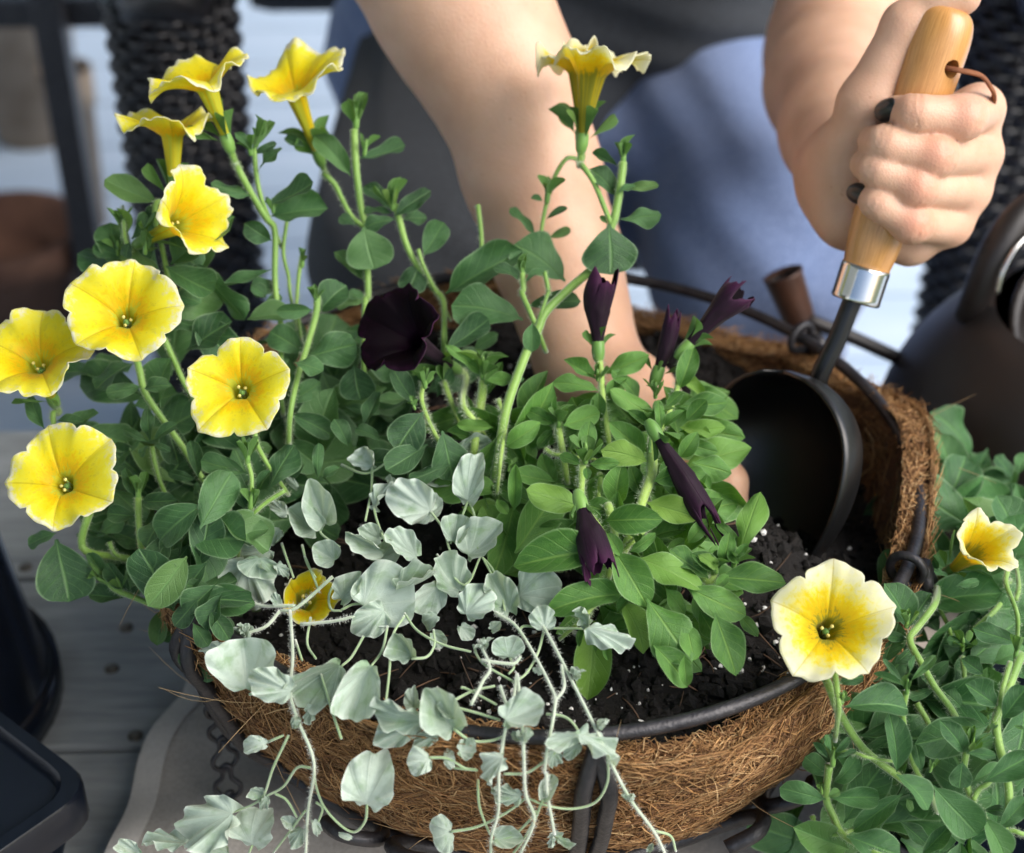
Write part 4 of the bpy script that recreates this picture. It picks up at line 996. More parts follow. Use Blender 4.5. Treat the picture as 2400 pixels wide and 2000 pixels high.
# stems
yp.stem('A', [(1390, 900), (1400, 1000), (1470, 1130), (1560, 1280), (1610, 1350), (1610, 1600), (1620, 1760), ('D', 1650, 330), ('D', 1640, 620)], 1.7, start=f1)
yp.stem('A', [(1490, 870), (1500, 1000), (1520, 1120), (1560, 1240)], 1.2)
yp.stem('A', [(1680, 1300), (1660, 1480), (1690, 1620), ('D', 1700, 100)], 1.0, .008)
yp.stem('A', [(1770, 1490), (1750, 1620), (1740, 1750), ('D', 1740, 180)], 1.1, .008)
yp.stem('A', [(1835, 880), (1900, 1020), (1960, 1080), (2000, 1160), ('B', 60, 1270), ('B', 130, 1330)], 1.5, start=f2)
yp.stem('B', [(75, 760), (80, 900), (88, 1010), (112, 1200), (140, 1330), (150, 1500), (155, 1740), ('E', 140, 130), ('E', 130, 500)], 1.9)
yp.stem('B', [(320, 1200), (340, 1290), (400, 1480), (540, 1690), ('E', 600, 150), ('E', 600, 400)], 1.7, -.005)
yp.stem('B', [(450, 1460), (470, 1530), (500, 1600), (545, 1690)], 1.0, -.008)
yp.stem('B', [(800, 1200), (822, 1420), (815, 1740), ('E', 815, 130), ('E', 810, 330)], 1.2, .0)
yp.stem('B', [(1405, 850), (1410, 970), (1480, 1070), (1550, 1240), (1580, 1320)], 1.5, -.03, start=f9)
yp.stem('B', [(1650, 950), (1640, 1050), (1605, 1260), (1580, 1330), (1500, 1540), (1350, 1680), ('E', 1200, 200), ('E', 1150, 310), ('E', 1080, 450), ('E', 970, 760), ('E', 930, 1000)], 1.9, -.03, -.03, taper=1.2)
yp.stem('B', [(1350, 810), (1320, 930), (1240, 1060), (1200, 1200), (1170, 1400), (1200, 1600)], 1.2, -.008, start=f10)
yp.stem('B', [(1060, 1600), (1065, 1700), ('E', 1060, 100), ('E', 1130, 260)], 1.5, -.03)
yp.stem('B', [(1190, 1590), (1212, 1700), ('E', 1205, 110), ('E', 1155, 260)], 1.1, -.03)
yp.stem('D', [(280, 690), (310, 800), (330, 930), (420, 1250)], 1.5, .005, start=f6)
yp.stem('D', [(800, 500), (822, 570), (850, 680), (950, 830), (1080, 1010), (1200, 1200)], 1.8, .0, start=f5)
yp.stem('D', [(960, 360), (1020, 490), (1090, 640)], 1.6, .01)
yp.stem('D', [(1860, 110), (1850, 220), (1800, 400), (1740, 600), (1700, 800)], 1.7, -.02)
yp.stem('D', [(1440, 880), (1500, 960), (1570, 1100)], 1.3, -.02, start=f7)
yp.stem('D', [(1450, 1080), (1475, 1190), (1460, 1380), (1420, 1500)], 1.1, -.035)
yp.stem('D', [(1670, 1250), (1560, 1320), (1470, 1400)], 1.1, -.036)
yp.stem('D', [(810, 1290), (812, 1420), (830, 1600)], 1.6, -.01)
yp.stem('D', [(890, 990), (910, 1100), (960, 1250)], 1.2, .0)
yp.stem('D', [(1170, 1240), (1270, 1370), (1400, 1450)], 1.4, .0)
yp.stem('D', [(300, 1540), (480, 1580), (690, 1640), (880, 1655), (1100, 1600), (1380, 1540)], 2.0, .0, start=f8)
yp.stem('D', [(640, 1550), (660, 1600), (700, 1640)], 1.1, -.002)
yp.stem('G', [(620, 150), (680, 205), (760, 240), (950, 312), (1140, 350), (1200, 330)], 1.6, -.005)
yp.stem('G', [(1150, 385), (1200, 345), (1310, 290)], 2.1, -.012, mat=M['pstem'])
yp.stem('A', [(1000, 1060), (930, 1180), (910, 1280), (960, 1500), (1000, 1700)], 1.6, .02, start=f3)
yp.stem('A', [(790, 1550), (760, 1480), (730, 1380)], 1.2, .01, start=f4)
# leaf tips and buds
yp.cluster('A', 1500, 850, .25, -1, 160, 4, spread=.5); yp.cluster('A', 1470, 900, -.1, -1, 130, 4)
yp.cluster('A', 725, 1400, 0, -1, 170, 6, .02, spread=.5); yp.cluster('A', 690, 1490, 0, -1, 110, 4, .02); yp.cluster('A', 850, 1480, .1, -1, 130, 4, .0, spread=.4)
yp.cluster('A', 1770, 1560, .1, -1, 110, 3, .0, spread=.4); yp.cluster('A', 1600, 1240, 0, -1, 110, 3)
yp.cluster('B', 85, 740, .05, -1, 180, 6, spread=.45); yp.cluster('B', 135, 900, .2, -1, 120, 3); yp.cluster('B', 305, 1220, .0, -1, 170, 6, -.005, spread=.6)
yp.cluster('B', 1650, 960, .05, -1, 150, 5, -.03, spread=.5); yp.cluster('B', 1205, 1180, .1, -1, 150, 5, -.01, spread=.5); yp.cluster('B', 1060, 1610, 0, -1, 110, 5, -.03, spread=.5)
yp.cluster('D', 1850, 160, 0, -1, 110, 4, -.02, spread=.5); yp.cluster('D', 1450, 1090, .05, -1, 150, 6, -.035, spread=.6); yp.cluster('D', 1465, 1370, .15, -1, 170, 5, -.035, spread=.4)
yp.cluster('D', 810, 1300, .05, -1, 150, 6, -.01, spread=.4); yp.cluster('D', 1540, 110, 0, -1, 90, 4, .01)
yp.cluster('G', 640, 175, -.8, -.5, 150, 5, -.005, spread=.5); yp.cluster('G', 710, 210, -.3, -1, 120, 4, -.005); yp.cluster('G', 1170, 310, .1, -1, 110, 4, -.005)
yp.cluster('E', 490, 640, .0, -1, 130, 6, -.03, spread=.7); yp.cluster('E', 430, 770, -.4, -1, 80, 4, -.03)
# leaves
yp.leaves('A', '''930 1190 655 1070 54 0 22, 985 1200 1195 1150 62 10 25, 770 1400 945 1285 70 0 20, 760 1420 740 1500 90 0 5
740 1510 568 1455 50 0 22, 1000 1440 1155 1560 85 0 16, 970 1560 1215 1690 58 0 8, 1050 1720 1200 1600 60 0 20, 830 1300 960 1230 60 0 25
1470 1150 1265 1085 50, 1565 1200 1800 1085 45, 1590 1270 1878 1225 62 0 4, 1590 1410 1455 1320 66, 1590 1580 1335 1665 50 -15 -5, 1640 1700 1490 1690 80
1510 1010 1637 890 55, 1480 880 1390 790 40, 1490 900 1605 850 38, 1790 860 1680 820 45, 1840 840 1900 760 40, 1850 850 1905 800 40''')
yp.leaves('B', '''100 930 338 862 33, 55 1030 -130 825 42, 130 1330 180 1548 110 0 -10 10, 310 1270 497 1140 50 0 -6, 315 1285 158 1330 46 0 -8, 300 1250 150 1235 34 0 0
340 1290 482 1282 60 0 6, 290 1230 150 1110 48 0 5, 480 1500 586 1330 66 0 -4, 465 1540 400 1690 88 0 -6, 135 1650 -20 1500 42 0 4, 135 1740 40 1730 60 0 0
612 1725 1002 1500 44 10 -8, 1040 1530 915 1450 55 0 4, 1312 1650 1050 1460 72 -10 -12, 1620 975 1488 905 34 0 -30, 1640 1110 1832 1090 28 0 -30, 1605 1150 1475 1010 62 0 -26
1615 1130 1712 1095 42 0 -34, 1630 1285 1843 1262 40 0 -28, 1570 1312 1582 1572 108 0 -38 8, 1560 1315 1518 1275 45 0 -34
1140 1385 1008 1240 30 0 -8, 1200 1285 1310 1225 30 0 -10, 1215 1395 1327 1350 40 0 -6, 1180 1180 1120 1160 60 0 -10, 1055 1650 910 1580 46 0 -30, 1080 1660 1180 1600 42 0 -32
90 1320 0 1280 60 0 0''')
yp.leaves('D', '''262 890 190 715 42, 330 845 472 850 40, 375 910 552 810 46 0 6, 500 880 738 965 62 0 8, 830 930 680 1075 36 0 6, 830 640 648 675 48 0 -4, 845 655 985 640 58 0 -6
880 965 868 790 36 0 -6 -20, 870 965 738 900 32 0 -6, 900 955 1022 870 42 0 -8, 900 975 986 1015 46 0 -8, 875 985 828 1042 44 0 -8
965 820 1035 1062 58 0 4, 1095 430 1325 280 74 0 10, 1205 300 1025 255 62 0 14, 1005 110 1155 150 95 0 18, 1450 250 1682 230 58 0 10, 1780 440 1610 330 70 0 -12, 1725 500 1872 545 68 0 -26
1830 190 1642 198 42 15 -20, 1865 210 2010 70 85 0 -14, 1790 470 2050 400 66 0 -18, 1560 120 1485 60 80 0 4, 1550 150 1640 120 60 0 6, 1690 740 1855 635 52 0 0, 1700 800 1922 915 46 0 -4
1160 1175 1118 985 40 0 -6, 1145 1185 1005 1150 40 0 -8, 1178 1185 1262 1182 36 0 -8, 1155 1195 1150 1258 66 0 -10, 1450 1150 1212 1085 44 0 -34, 1445 1375 1345 1150 42 0 -30, 1480 1270 1572 1150 36 0 -30
1565 1250 1702 1018 46 0 -16, 1860 1185 1866 1000 30 0 -16, 1890 1180 1980 1125 48 0 -18, 800 1295 742 1140 40 0 -8, 830 1315 1012 1310 50 0 -14, 795 1400 648 1388 62 0 -8, 1150 1210 870 1550 72 0 18
330 1535 395 1855 92 0 -10 8, 330 1500 185 1560 52 0 -8, 560 1520 700 1420 45 0 8, 1330 1060 1560 1010 40 0 10, 1290 1330 1130 1060 50 0 20, 720 1100 860 1180 70 0 16, 1380 1420 1520 1560 70 0 -10
640 1480 830 1560 60 0 12, 1230 800 1450 860 40 0 14, 1100 1000 1300 1130 55 0 14, 1500 1160 1350 1290 60 0 4, 1680 950 1860 1100 70 0 6, 1600 1180 1760 1110 60 0 10''')
yp.leaves('G', '''1000 -150 890 70 62 0 -32, 1110 -60 960 160 68 0 -36, 1080 110 950 250 70 0 -42, 1210 50 1060 250 66 0 -46, 1260 180 1110 330 62 0 -52, 980 -230 870 -60 62 0 -25, 1160 260 1040 400 60 0 -56, 1060 -190 1010 10 60 0 -30, 1230 330 1330 480 60 0 -62, 1300 230 1230 420 60 0 -60, 1130 400 1210 520 60 0 -62, 1240 200 1110 180 60 0 -50, 650 165 528 15 34 0 -6, 570 170 468 182 34, 725 255 545 240 52 0 -4, 742 205 640 70 58 0 -4, 762 212 906 68 52 0 -6, 950 295 845 40 44 0 -2, 945 320 925 507 52 0 -6, 1125 362 968 485 50 0 -6, 1130 325 1005 315 60 0 -4
1180 285 1080 -30 80 0 -10, 1000 90 830 20 50 0 10, 1180 390 1090 430 50 0 0, 1290 340 1420 470 80 0 0, 1380 330 1560 440 60 0 0''')
yp.leaves('E', '''75 515 105 695 105 0 -16 10, 140 140 -10 165 42 0 -4, 1065 250 700 175 54 -10 -12, 610 425 832 268 48 0 -16, 1120 268 1118 418 62 0 -36, 1085 170 1362 145 36 0 -20, 920 330 800 400 50 0 0
480 790 340 985 82 0 -34, 445 755 318 560 50 0 -20, 590 900 645 1155 72 0 -34 10, 505 980 292 1110 62 0 -30, 640 1100 430 1180 50 0 -28, 130 880 215 700 45 0 -12, 40 990 -30 850 60 0 -8, 230 960 100 900 50 0 -10
60 1100 290 1080 60 0 -10, 400 700 240 720 50 0 0, 560 700 640 560 50 0 0, 20 760 200 800 35 0 0, 980 640 1060 600 60 0 -20''')
yp.fill('S', [(250, 850, 460, 1300, 46), (430, 900, 720, 1330, 46), (700, 850, 1000, 1150, 24), (640, 700, 860, 900, 8), (280, 600, 480, 760, 14)], size=(.020, .038))
yp.fill('S', [(395, 1180, 540, 1440, 16)], dd=(-.05, -.025), size=(.022, .034))
yp.fuzz()

# ================================================================ dark purple petunia in the middle
def d_pur(px, py): return float(np.clip(.752-(py-1000)*.00013, .682, .770))
pp = Plant(thing('dark_petunia_plant', 'bushy bright green petunia with nearly black purple flowers and wilted buds', 'plant', PZ(1480, 1180, RZ-.02)), 'p', M['pstem'], d_pur)
f13 = flower(pp, 'E', 440, 380, -.012, (-.50, .34, .80), .0215, M['purple'], .3, seed=21, H=.011, ruffle=.0016, lobe=.16, TL=.032, back=M['purpleback'], notch=.10, stam=False)
pp.grow = 1.1
flower(pp, 'E', 1505, 425, -.01, (-.03, 1, .05), .0115, M['purple'], .3, seed=22, H=.010, ruffle=.003, close=.5, TL=.017, back=M['purpleback'], anchor='base', stam=False, sep=.010, lobe=.3, rt=.0055)
flower(pp, 'F', 12, 420, -.01, (.66, .72, .12), .0125, M['purple'], .1, seed=23, H=.011, ruffle=.003, close=.5, TL=.021, back=M['purpleback'], anchor='base', stam=False, sep=.013, lobe=.3)
flower(pp, 'E', 1835, 905, -.034, (.50, -.84, .18), .0085, M['purpleback'], .1, seed=24, H=.018, ruffle=.006, close=.62, TL=.024, anchor='base', stam=False, sep=.010, lobe=.3, rt=.005, name='wilted_flower')
flower(pp, 'E', 1402, 1322, -.036, (.24, -.85, .45), .0095, M['purpleback'], .1, seed=25, H=.012, ruffle=.004, close=.40, TL=.014, anchor='base', stam=False, sep=.008, lobe=.3, rt=.006, name='wilted_flower')
flower(pp, 'E', 1850, 570, -.004, (.30, .95, .1), .0060, M['purpleback'], .1, seed=26, H=.012, ruffle=.003, close=.6, TL=.012, anchor='base', stam=False, sep=.009, rt=.0035, name='dried_bud')
pp.stem('E', [(680, 620), (710, 740), (780, 845)], 1.7, -.005, start=f13)
pp.stem('E', [(835, 600), (820, 720), (800, 850), (780, 1000)], 2.3, .0)
pp.stem('E', [(480, 610), (470, 720), (510, 840), (560, 940)], 1.2, -.01)
pp.stem('E', [(600, 610), (640, 720), (700, 860)], 1.4, .008)
pp.stem('E', [(920, 715), (960, 850), (940, 1010), (930, 1100)], 1.1, -.012)
pp.stem('E', [(1500, 425), (1520, 550), (1530, 700), (1560, 900)], 1.7, -.01)
pp.stem('E', [(1280, 860), (1278, 920), (1300, 1040)], 1.8, -.01)
pp.stem('E', [(1415, 1080), (1408, 1180), (1412, 1330), (1500, 1450)], 1.7, -.022)
pp.stem('E', [(1515, 1150), (1510, 1280)], 1.3, -.01)
pp.stem('E', [(1835, 850), (1825, 1000), (1815, 1160), (1770, 1290), (1700, 1500)], 2.6, -.016)
pp.stem('E', [(2000, 420), (1980, 560), (1960, 680), (1890, 860)], 1.5, -.008)
pp.stem('E', [(1195, 1005), (1240, 1035), (1310, 1045)], 1.0, -.014); pp.stem('E', [(1855, 1380), (1790, 1470), (1700, 1560)], 1.0, -.016)
pp.stem('E', [(1560, 1330), (1600, 1480), (1590, 1600)], 2.0, -.02)
pp.stem('I', [(190, 100), (150, 160), (60, 60), (-80, 0)], 1.6, -.01)
pp.stem('H', [(1680, 200), (1600, 240), (1480, 300), (1420, 370)], 1.2, -.012)
pp.cluster('E', 830, 590, 0, -1, 180, 9, -.002, spread=.9, w_=.34); pp.cluster('E', 1275, 870, .0, -1, 130, 7, -.012, spread=.9, w_=.42); pp.cluster('E', 1500, 600, 0, -1, 90, 6, -.012, spread=1.1)
pp.cluster('E', 1430, 1080, 0, -1, 160, 7, -.026, spread=1., w_=.42); pp.cluster('E', 1840, 880, 0, -1, 190, 8, -.02, spread=1., w_=.42); pp.cluster('E', 1840, 700, 0, -1, 120, 6, -.012, spread=.8)
pp.cluster('F', 300, 1690, .1, -1, 160, 7, -.016, spread=1., w_=.45); pp.cluster('I', 195, 100, -.1, -.6, 150, 7, -.014, spread=1.1, w_=.5); pp.cluster('E', 1740, 1590, .2, -1, 110, 5, -.02); pp.cluster('E', 980, 1130, .3, -1, 90, 4, 0)
pp.leaves('E', '''850 605 1005 600 50 0 -8, 830 580 630 412 26 0 0, 850 700 935 515 40 0 2, 890 880 695 868 36 0 -10, 960 995 1152 865 50 0 -10, 870 980 640 910 38 0 8, 790 850 700 700 40 0 6
1245 860 1098 785 50 0 -10, 1300 870 1497 800 58 0 -14, 1250 890 1160 985 46 0 -6, 1260 800 1245 725 50 0 -12, 1250 1195 1018 1145 52 0 -6, 1170 1075 1392 1225 52 0 2, 1405 1345 1112 1255 56 0 -22
1420 1065 1455 862 48 0 -20, 1400 1095 1288 1050 55 0 -26, 1455 1095 1615 1090 42 0 -28, 1435 1115 1440 1180 70 0 -30, 1792 1080 1545 1020 52 0 -20, 1775 1045 1588 868 52 0 -14, 1855 830 1598 675 38 0 -16
1745 725 1600 558 48 0 -4, 1550 565 1782 468 46 0 -8, 1485 595 1318 495 40 0 -12, 1505 665 1258 622 32 0 -14, 1545 690 1660 600 45 0 -8, 1510 840 1508 692 60 0 -6, 1830 1195 2010 1125 58 0 -22, 1790 1320 2070 1405 52 0 -18
1550 1425 1855 1420 54 0 -26, 1605 1335 1645 1105 60 0 -6, 1562 1605 1058 1690 44 -12 -24, 1600 1605 1775 1905 58 0 -30, 1735 1645 2080 1820 54 0 -22, 1420 1330 1600 1400 60 0 -18, 1010 1370 1020 1120 30 0 -8, 910 1300 970 1380 60 0 -6
1630 900 1500 880 50 0 2, 1690 1050 1620 840 50 0 6, 1900 760 1990 680 50 0 -18, 1890 880 2000 790 40 0 -24, 1870 900 1860 740 36 0 -26, 1810 880 1690 790 40 0 -22, 1480 1000 1640 950 50 0 4, 1330 1030 1390 900 50 0 0
1760 1290 1700 1120 55 0 -2, 1950 1290 1900 1090 50 0 -4, 1640 1640 1560 1510 50 0 -30, 1240 1240 1180 1050 50 0 10, 1690 1610 1830 1510 40 0 -28, 1480 1500 1180 1480 45 0 6, 1100 870 980 780 45 0 10, 1180 930 1060 1010 50 0 8
1950 1500 2020 1300 50 0 2, 1800 1530 2000 1480 50 0 2, 1900 1620 2000 1540 50 0 0, 1400 760 1180 800 40 0 8, 1650 820 1500 760 50 0 6, 1590 740 1640 620 50 0 4''')
pp.leaves('F', '''-10 965 185 1020 46 0 -18, 10 1120 150 1235 50 0 -16, -20 880 150 940 50 0 -14, -20 760 238 742 46 0 -10, 20 840 130 730 60 0 -14, -20 905 228 886 42 0 -12, 55 1085 267 1142 58 0 -14, -20 1060 78 920 55 0 -16, 330 1620 443 1290 34 0 -22, 195 1725 65 1630 60 0 -20, 230 1690 275 1515 52 0 -18, 310 1570 205 1455 40 0 -12
-30 560 110 690 40 0 -4, -20 660 60 430 45 0 -8, 40 1260 130 1160 50 0 -6, 30 1560 130 1430 50 0 -8, 300 1650 380 1570 45 0 -24, 330 1680 270 1610 60 0 -24, 90 1440 -40 1330 60 0 -6''')
pp.leaves('I', '''210 130 570 165 46 0 -16, 150 140 -60 -10 56 0 -14, 30 195 340 345 50 0 -18, 190 345 302 678 54 0 -18, 20 400 65 600 60 0 -16, 10 590 20 755 46 0 -12, 100 330 190 480 60 0 -8, 330 350 430 470 50 0 -6, 270 120 200 190 60 0 -20, 200 90 100 10 60 0 -18, 60 230 170 430 60 0 -4''')
pp.leaves('H', '''1660 235 1228 335 40 0 -14, 1790 258 2030 605 54 0 -20, 1830 530 2010 755 56 0 -10, 1650 280 1760 555 60 0 -4, 1545 520 1562 612 40 0 -4, 1420 420 1395 530 34 0 -6, 1500 480 1490 560 40 0 0, 1700 240 1630 330 50 0 -18, 1900 200 2000 340 60 0 -8''')
pp.fill('S', [(1530, 900, 1630, 1130, 14), (1180, 1000, 1450, 1350, 34), (1400, 950, 1640, 1350, 44), (1380, 1350, 1620, 1480, 18), (1080, 950, 1250, 1200, 16)], dd=(.008, .035), size=(.022, .038), w_=(.42, .56))
pp.fuzz(12000, .0017, .00005, (.62, .72, .5))

# ================================================================ silver dichondra spilling over the front rim
def d_dic(px, py): return float(np.interp(py, [900, 1100, 1400, 1560, 1700, 1780, 2000], [.772, .742, .694, .664, .644, .645, .668])+.030*np.clip((900-px)/420, 0, 1)+.02*np.clip((px-1500)/300, 0, 1))
dp = Plant(thing('dichondra_plant', 'silvery dichondra with round pale leaves trailing over the front rim', 'plant', PZ(960, 1330, RZ-.02)), 'd', M['dpet'], d_dic)
dp.grow = .94
dp.leaves('E', '''180 1112 150 978 120 40, 742 1312 772 1015 66 0, 680 1030 895 965 60 20, 525 1375 280 1230 100 0, 640 1185 430 1160 62 10 4, 190 1352 280 1175 55 20, 650 1545 700 1390 115 0, 442 1635 245 1490 75 0, 240 1610 15 1480 40 25
690 1840 545 1620 95 0 4, 740 1625 970 1440 88 0 4, 230 1540 90 1460 80 0 4, 500 1420 540 1250 90 0 8, 330 1240 250 1180 60 0 5''')
dp.leaves('D', '''1900 1445 1815 1155 66 0 -6, 1850 1490 1685 1330 92 0, 1680 1390 1580 1310 70 10, 1580 1600 1370 1660 75 30, 1960 1660 1830 1560 110 0, 1740 1230 1670 1160 50 0 4, 1640 1480 1560 1560 90 10''')
dp.grow = 1.04
dp.leaves('G', '''1445 50 1440 335 120 0 -4, 1520 20 1500 135 200 20 -8, 1440 785 1460 508 150 0 -4, 1700 800 1455 720 78 10 -10, 1450 545 1350 440 100 0 2, 1320 565 1165 565 50 30 0, 1990 650 1715 790 75 15 0, 1830 890 1795 995 70 0, 1555 1110 1420 1125 75 0
1560 1420 1475 1375 90 10, 1560 1420 1540 1505 60 20, 1360 1520 1030 1660 82 10 -4, 1480 1700 1500 1505 140 0, 1080 1690 850 1650 52 15, 820 1760 700 1690 70 10, 1330 1760 1160 1730 70 0, 1730 1590 1650 1540 80 0, 1770 1610 1700 1720 80 0, 1840 1560 1870 1650 60 0, 1640 300 1600 230 80 0, 1620 60 1690 120 70 10''')
dp.leaves('H', '''130 300 420 160 125 0 0, 250 330 80 450 95 10 2, 570 190 420 320 92 0, 730 350 860 200 115 0 -6, 0 260 130 110 75 0, 410 600 335 450 95 30, 170 655 40 935 82 10 -12, 485 965 170 920 48 35 -4, 435 990 190 1100 70 0 0, 655 1020 510 770 85 10
960 965 1190 895 98 0 -6, 980 600 975 485 165 0, 1040 245 1270 190 110 0, 985 335 880 100 72 0 6, 1190 435 1170 300 118 0, 1440 430 1715 495 52 20 -10, 1445 420 1430 300 70 30 -8, 1390 1060 1645 1165 46 20 -4, 1390 1060 1195 1095 50 30 -4, 1390 1110 1310 1190 80 0
510 1192 395 1240 140 10, 600 1200 660 1180 190 30, 690 1150 790 1140 130 10, 945 1190 815 1310 88 0 -4, 1180 1435 1240 1295 68 10, 1050 1420 875 1400 60 30, 645 1620 540 1650 190 25, 900 1660 1060 1670 80 10, 150 1465 185 1205 104 0 -4
1240 1150 1260 1250 90 20, 1250 1640 1320 1730 50 20, 1240 1640 1220 1725 50 0, 560 1050 420 1120 60 20 4, 440 900 400 800 80 20 2, 560 980 560 920 90 0, 1000 1050 1050 1100 70 20, 330 200 560 130 40 20 -2, 540 460 600 540 100 0 6, 880 440 940 400 90 10 2
700 420 760 500 100 0 6, 560 360 480 420 100 0 6, 1130 660 1180 690 80 20, 200 40 330 -60 90 0 6, 60 1660 -10 1640 50 0, 1800 1740 1830 1690 60 10, 660 950 560 880 80 10''')
white = M['dstem']
def dst(c, pts, r, m=None, dd=0.): dp.stem(c, pts, r, dd, mat=m, hair=m is white, taper=.85, name='stem' if m is white else 'petiole')
for c, pts in (('H', [(900, 340), (1040, 440), (1230, 780), (1250, 900), (1205, 1150), (1190, 1280)]), ('H', [(1150, 380), (1200, 450), (1300, 640), (1490, 1020), (1560, 1180), (1690, 1430), (1830, 1620), (1900, 1760)]),
               ('H', [(1030, 700), (1000, 900), (970, 980), (925, 1250), (920, 1500), (880, 1650), (875, 1770)]), ('H', [(1030, 700), (1060, 1000), (1070, 1200), (1080, 1400), (1130, 1560), (1040, 1770)]), ('H', [(1200, 1280), (1210, 1420), (1250, 1640)]),
               ('H', [(1290, 650), (1305, 780), (1250, 860)]), ('H', [(760, 880), (830, 740), (870, 660), (800, 500)]), ('H', [(930, 770), (960, 860), (1000, 980)]), ('G', [(1700, 330), (1715, 600), (1700, 800), (1740, 960), (1840, 1220), (1805, 1500), (1790, 1770)]), ('G', [(1950, 130), (1740, 310), (1640, 330)]), ('G', [(1640, 330), (1560, 420), (1450, 460)]), ('G', [(1730, 300), (1530, 300), (1450, 250)]), ('G', [(1760, 410), (1960, 390), ('H', 80, 360)]), ('H', [(820, 620), (1000, 640), (1050, 600)])):
    dst(c, pts, .72, white, -.002)
for c, pts in (('E', [(180, 1110), (175, 1250), (140, 1430)]), ('E', [(742, 1310), (700, 1420), (640, 1560)]), ('E', [(745, 1310), (780, 1400), (790, 1560), (880, 1740)]), ('E', [(525, 1375), (600, 1480), (640, 1610), (730, 1750)]), ('E', [(640, 1180), (700, 1250), (740, 1310)]), ('E', [(190, 1350), (210, 1430), (260, 1560)]),
               ('H', [(560, 0), (720, 180), (820, 0)]), ('H', [(800, -10), (900, 110), (960, 330)]), ('H', [(0, 325), (80, 290), (200, 300)]), ('H', [(370, 345), (450, 450), (600, 530), (760, 570)]), ('H', [(410, 610), (500, 600), (545, 530), (540, 440)]), ('H', [(270, 420), (240, 560), (170, 660)]), ('H', [(130, 480), (60, 600), (0, 655)]), ('H', [(370, 360), (300, 480), (280, 700), (260, 870)]),
               ('H', [(655, 1020), (760, 1090), (880, 1090), (960, 1060)]), ('H', [(650, 860), (770, 800), (900, 770)]), ('H', [(700, 780), (740, 790), (910, 880)]), ('H', [(650, 890), (800, 930), (930, 970)]), ('H', [(1200, 935), (1290, 945), (1350, 980), (1400, 1050)]), ('H', [(1560, 1180), (1560, 1330), (1490, 1450), (1350, 1490), (1200, 1470), (1100, 1430)]),
               ('H', [(1190, 435), (1150, 580), (1080, 700), (1000, 750)]), ('H', [(1040, 460), (1070, 420), (1190, 430), (1440, 435)]), ('H', [(985, 600), (1010, 660), (980, 700)]), ('H', [(775, 530), (800, 600), (860, 660), (1000, 740)]), ('H', [(940, 1190), (960, 1000)]), ('H', [(950, 1285), (1080, 1280), (1180, 1220), (1280, 1140)]), ('H', [(660, 1250), (800, 1265)]), ('H', [(510, 1190), (620, 1195), (720, 1250), (790, 1260)]),
               ('H', [(640, 1625), (780, 1600), (900, 1550), (1000, 1490), (1090, 1420)]), ('H', [(800, 1320), (810, 1480), (870, 1640)]), ('H', [(1180, 1435), (1130, 1560), (1060, 1680), (1000, 1760)]), ('H', [(900, 1665), (1000, 1650), (1100, 1560), (1140, 1500)]), ('H', [(150, 1465), (140, 1560), (80, 1625), (0, 1590), ('G', 1900, 1480), ('G', 1850, 1350), ('G', 1840, 1240)]),
               ('G', [(1690, 1060), (1600, 1250), (1550, 1400), (1490, 1460), (1340, 1520)]), ('G', [(1820, 1250), (1740, 1250), (1660, 1360), (1560, 1415)]), ('G', [(1460, 820), (1560, 805), (1690, 830)]), ('G', [(1555, 1105), (1660, 1060)]), ('G', [(1610, 1400), (1680, 1440), (1740, 1540)]), ('G', [(1790, 1500), (1700, 1620), (1600, 1750)]), ('G', [(1785, 10), (1840, 140), (1870, 220)]), ('G', [(1820, 370), (1800, 520), (1850, 610)]), ('G', [(1730, 500), (1770, 620)]),
               ('G', [(1990, 130), (1930, 230), (1940, 320), (2000, 330)]), ('G', [(1480, 1700), (1450, 1770)]), ('G', [(1850, 1450), (1890, 1490), (1850, 1600)]), ('D', [(1900, 1440), (1880, 1500), (1990, 1580)]), ('D', [(1650, 1560), (1680, 1650), (1720, 1760)]), ('D', [(1770, 1570), (1800, 1680), (1850, 1760)]), ('E', [(0, 1100), (150, 1150), (300, 1060)]), ('H', [(1450, 430), (1400, 380), (1300, 330)]),
               ('H', [(0, 1080), (-60, 900), (-120, 700)]), ('H', [(1840, 1620), (1930, 1650), (1960, 1740)])):
    dst(c, pts, .58, None, .001)
for (c, x, y) in (('H', 845, 545), ('H', 1370, 720), ('H', 1520, 1020), ('G', 1440, 460), ('G', 1720, 1010), ('H', 1690, 1440), ('H', 1070, 1080)):
    dp.cluster(c, x, y, PR.uniform(-.5, .5), -1, 60, 5, -.003, bud=False, kind='d', w_=.8)
dp.fuzz(9000, .0013, .00004, (.78, .82, .74))

# ================================================================ potted yellow petunia at the right
def d_rt(px, py): return float(np.interp(py, [1000, 1150, 1350, 1600, 2000], [.86, .80, .735, .70, .69])+.03*np.clip((2050-px)/150, 0, 1)*np.clip((py-1650)/300, 0, 1))
ro_ = PZ(2330, 1830, .485)
pot_r = mobj('black_pot', *lathe([(.001, 0), (.052, 0), (.068, .062), (.072, .063), (.0725, .075), (.068, .075), (.066, .062), (.001, .060)], (ro_[0], ro_[1], TZ+.001), n=40), M['blackplastic'])
tag(pot_r, 'small black plastic pot holding the petunia beside the basket', 'pot')
rp = Plant(thing('potted_petunia_plant', 'pale yellow petunia growing in the black pot beside the basket', 'plant', (ro_[0], ro_[1], .48)), 'r', M['stem'], d_rt)
f11 = flower(rp, 'I', 848, 440, -.045, (.02, .32, .94), .0245, M['paleyellow'], .25, seed=31, H=.009, ruffle=.0016, lobe=.13)
f12 = flower(rp, 'F', 1690, 1625, -.02, (.30, .48, .82), .0150, M['paleyellow'], .4, seed=32, H=.013, ruffle=.0020, lobe=.18, TL=.018, stam=False)
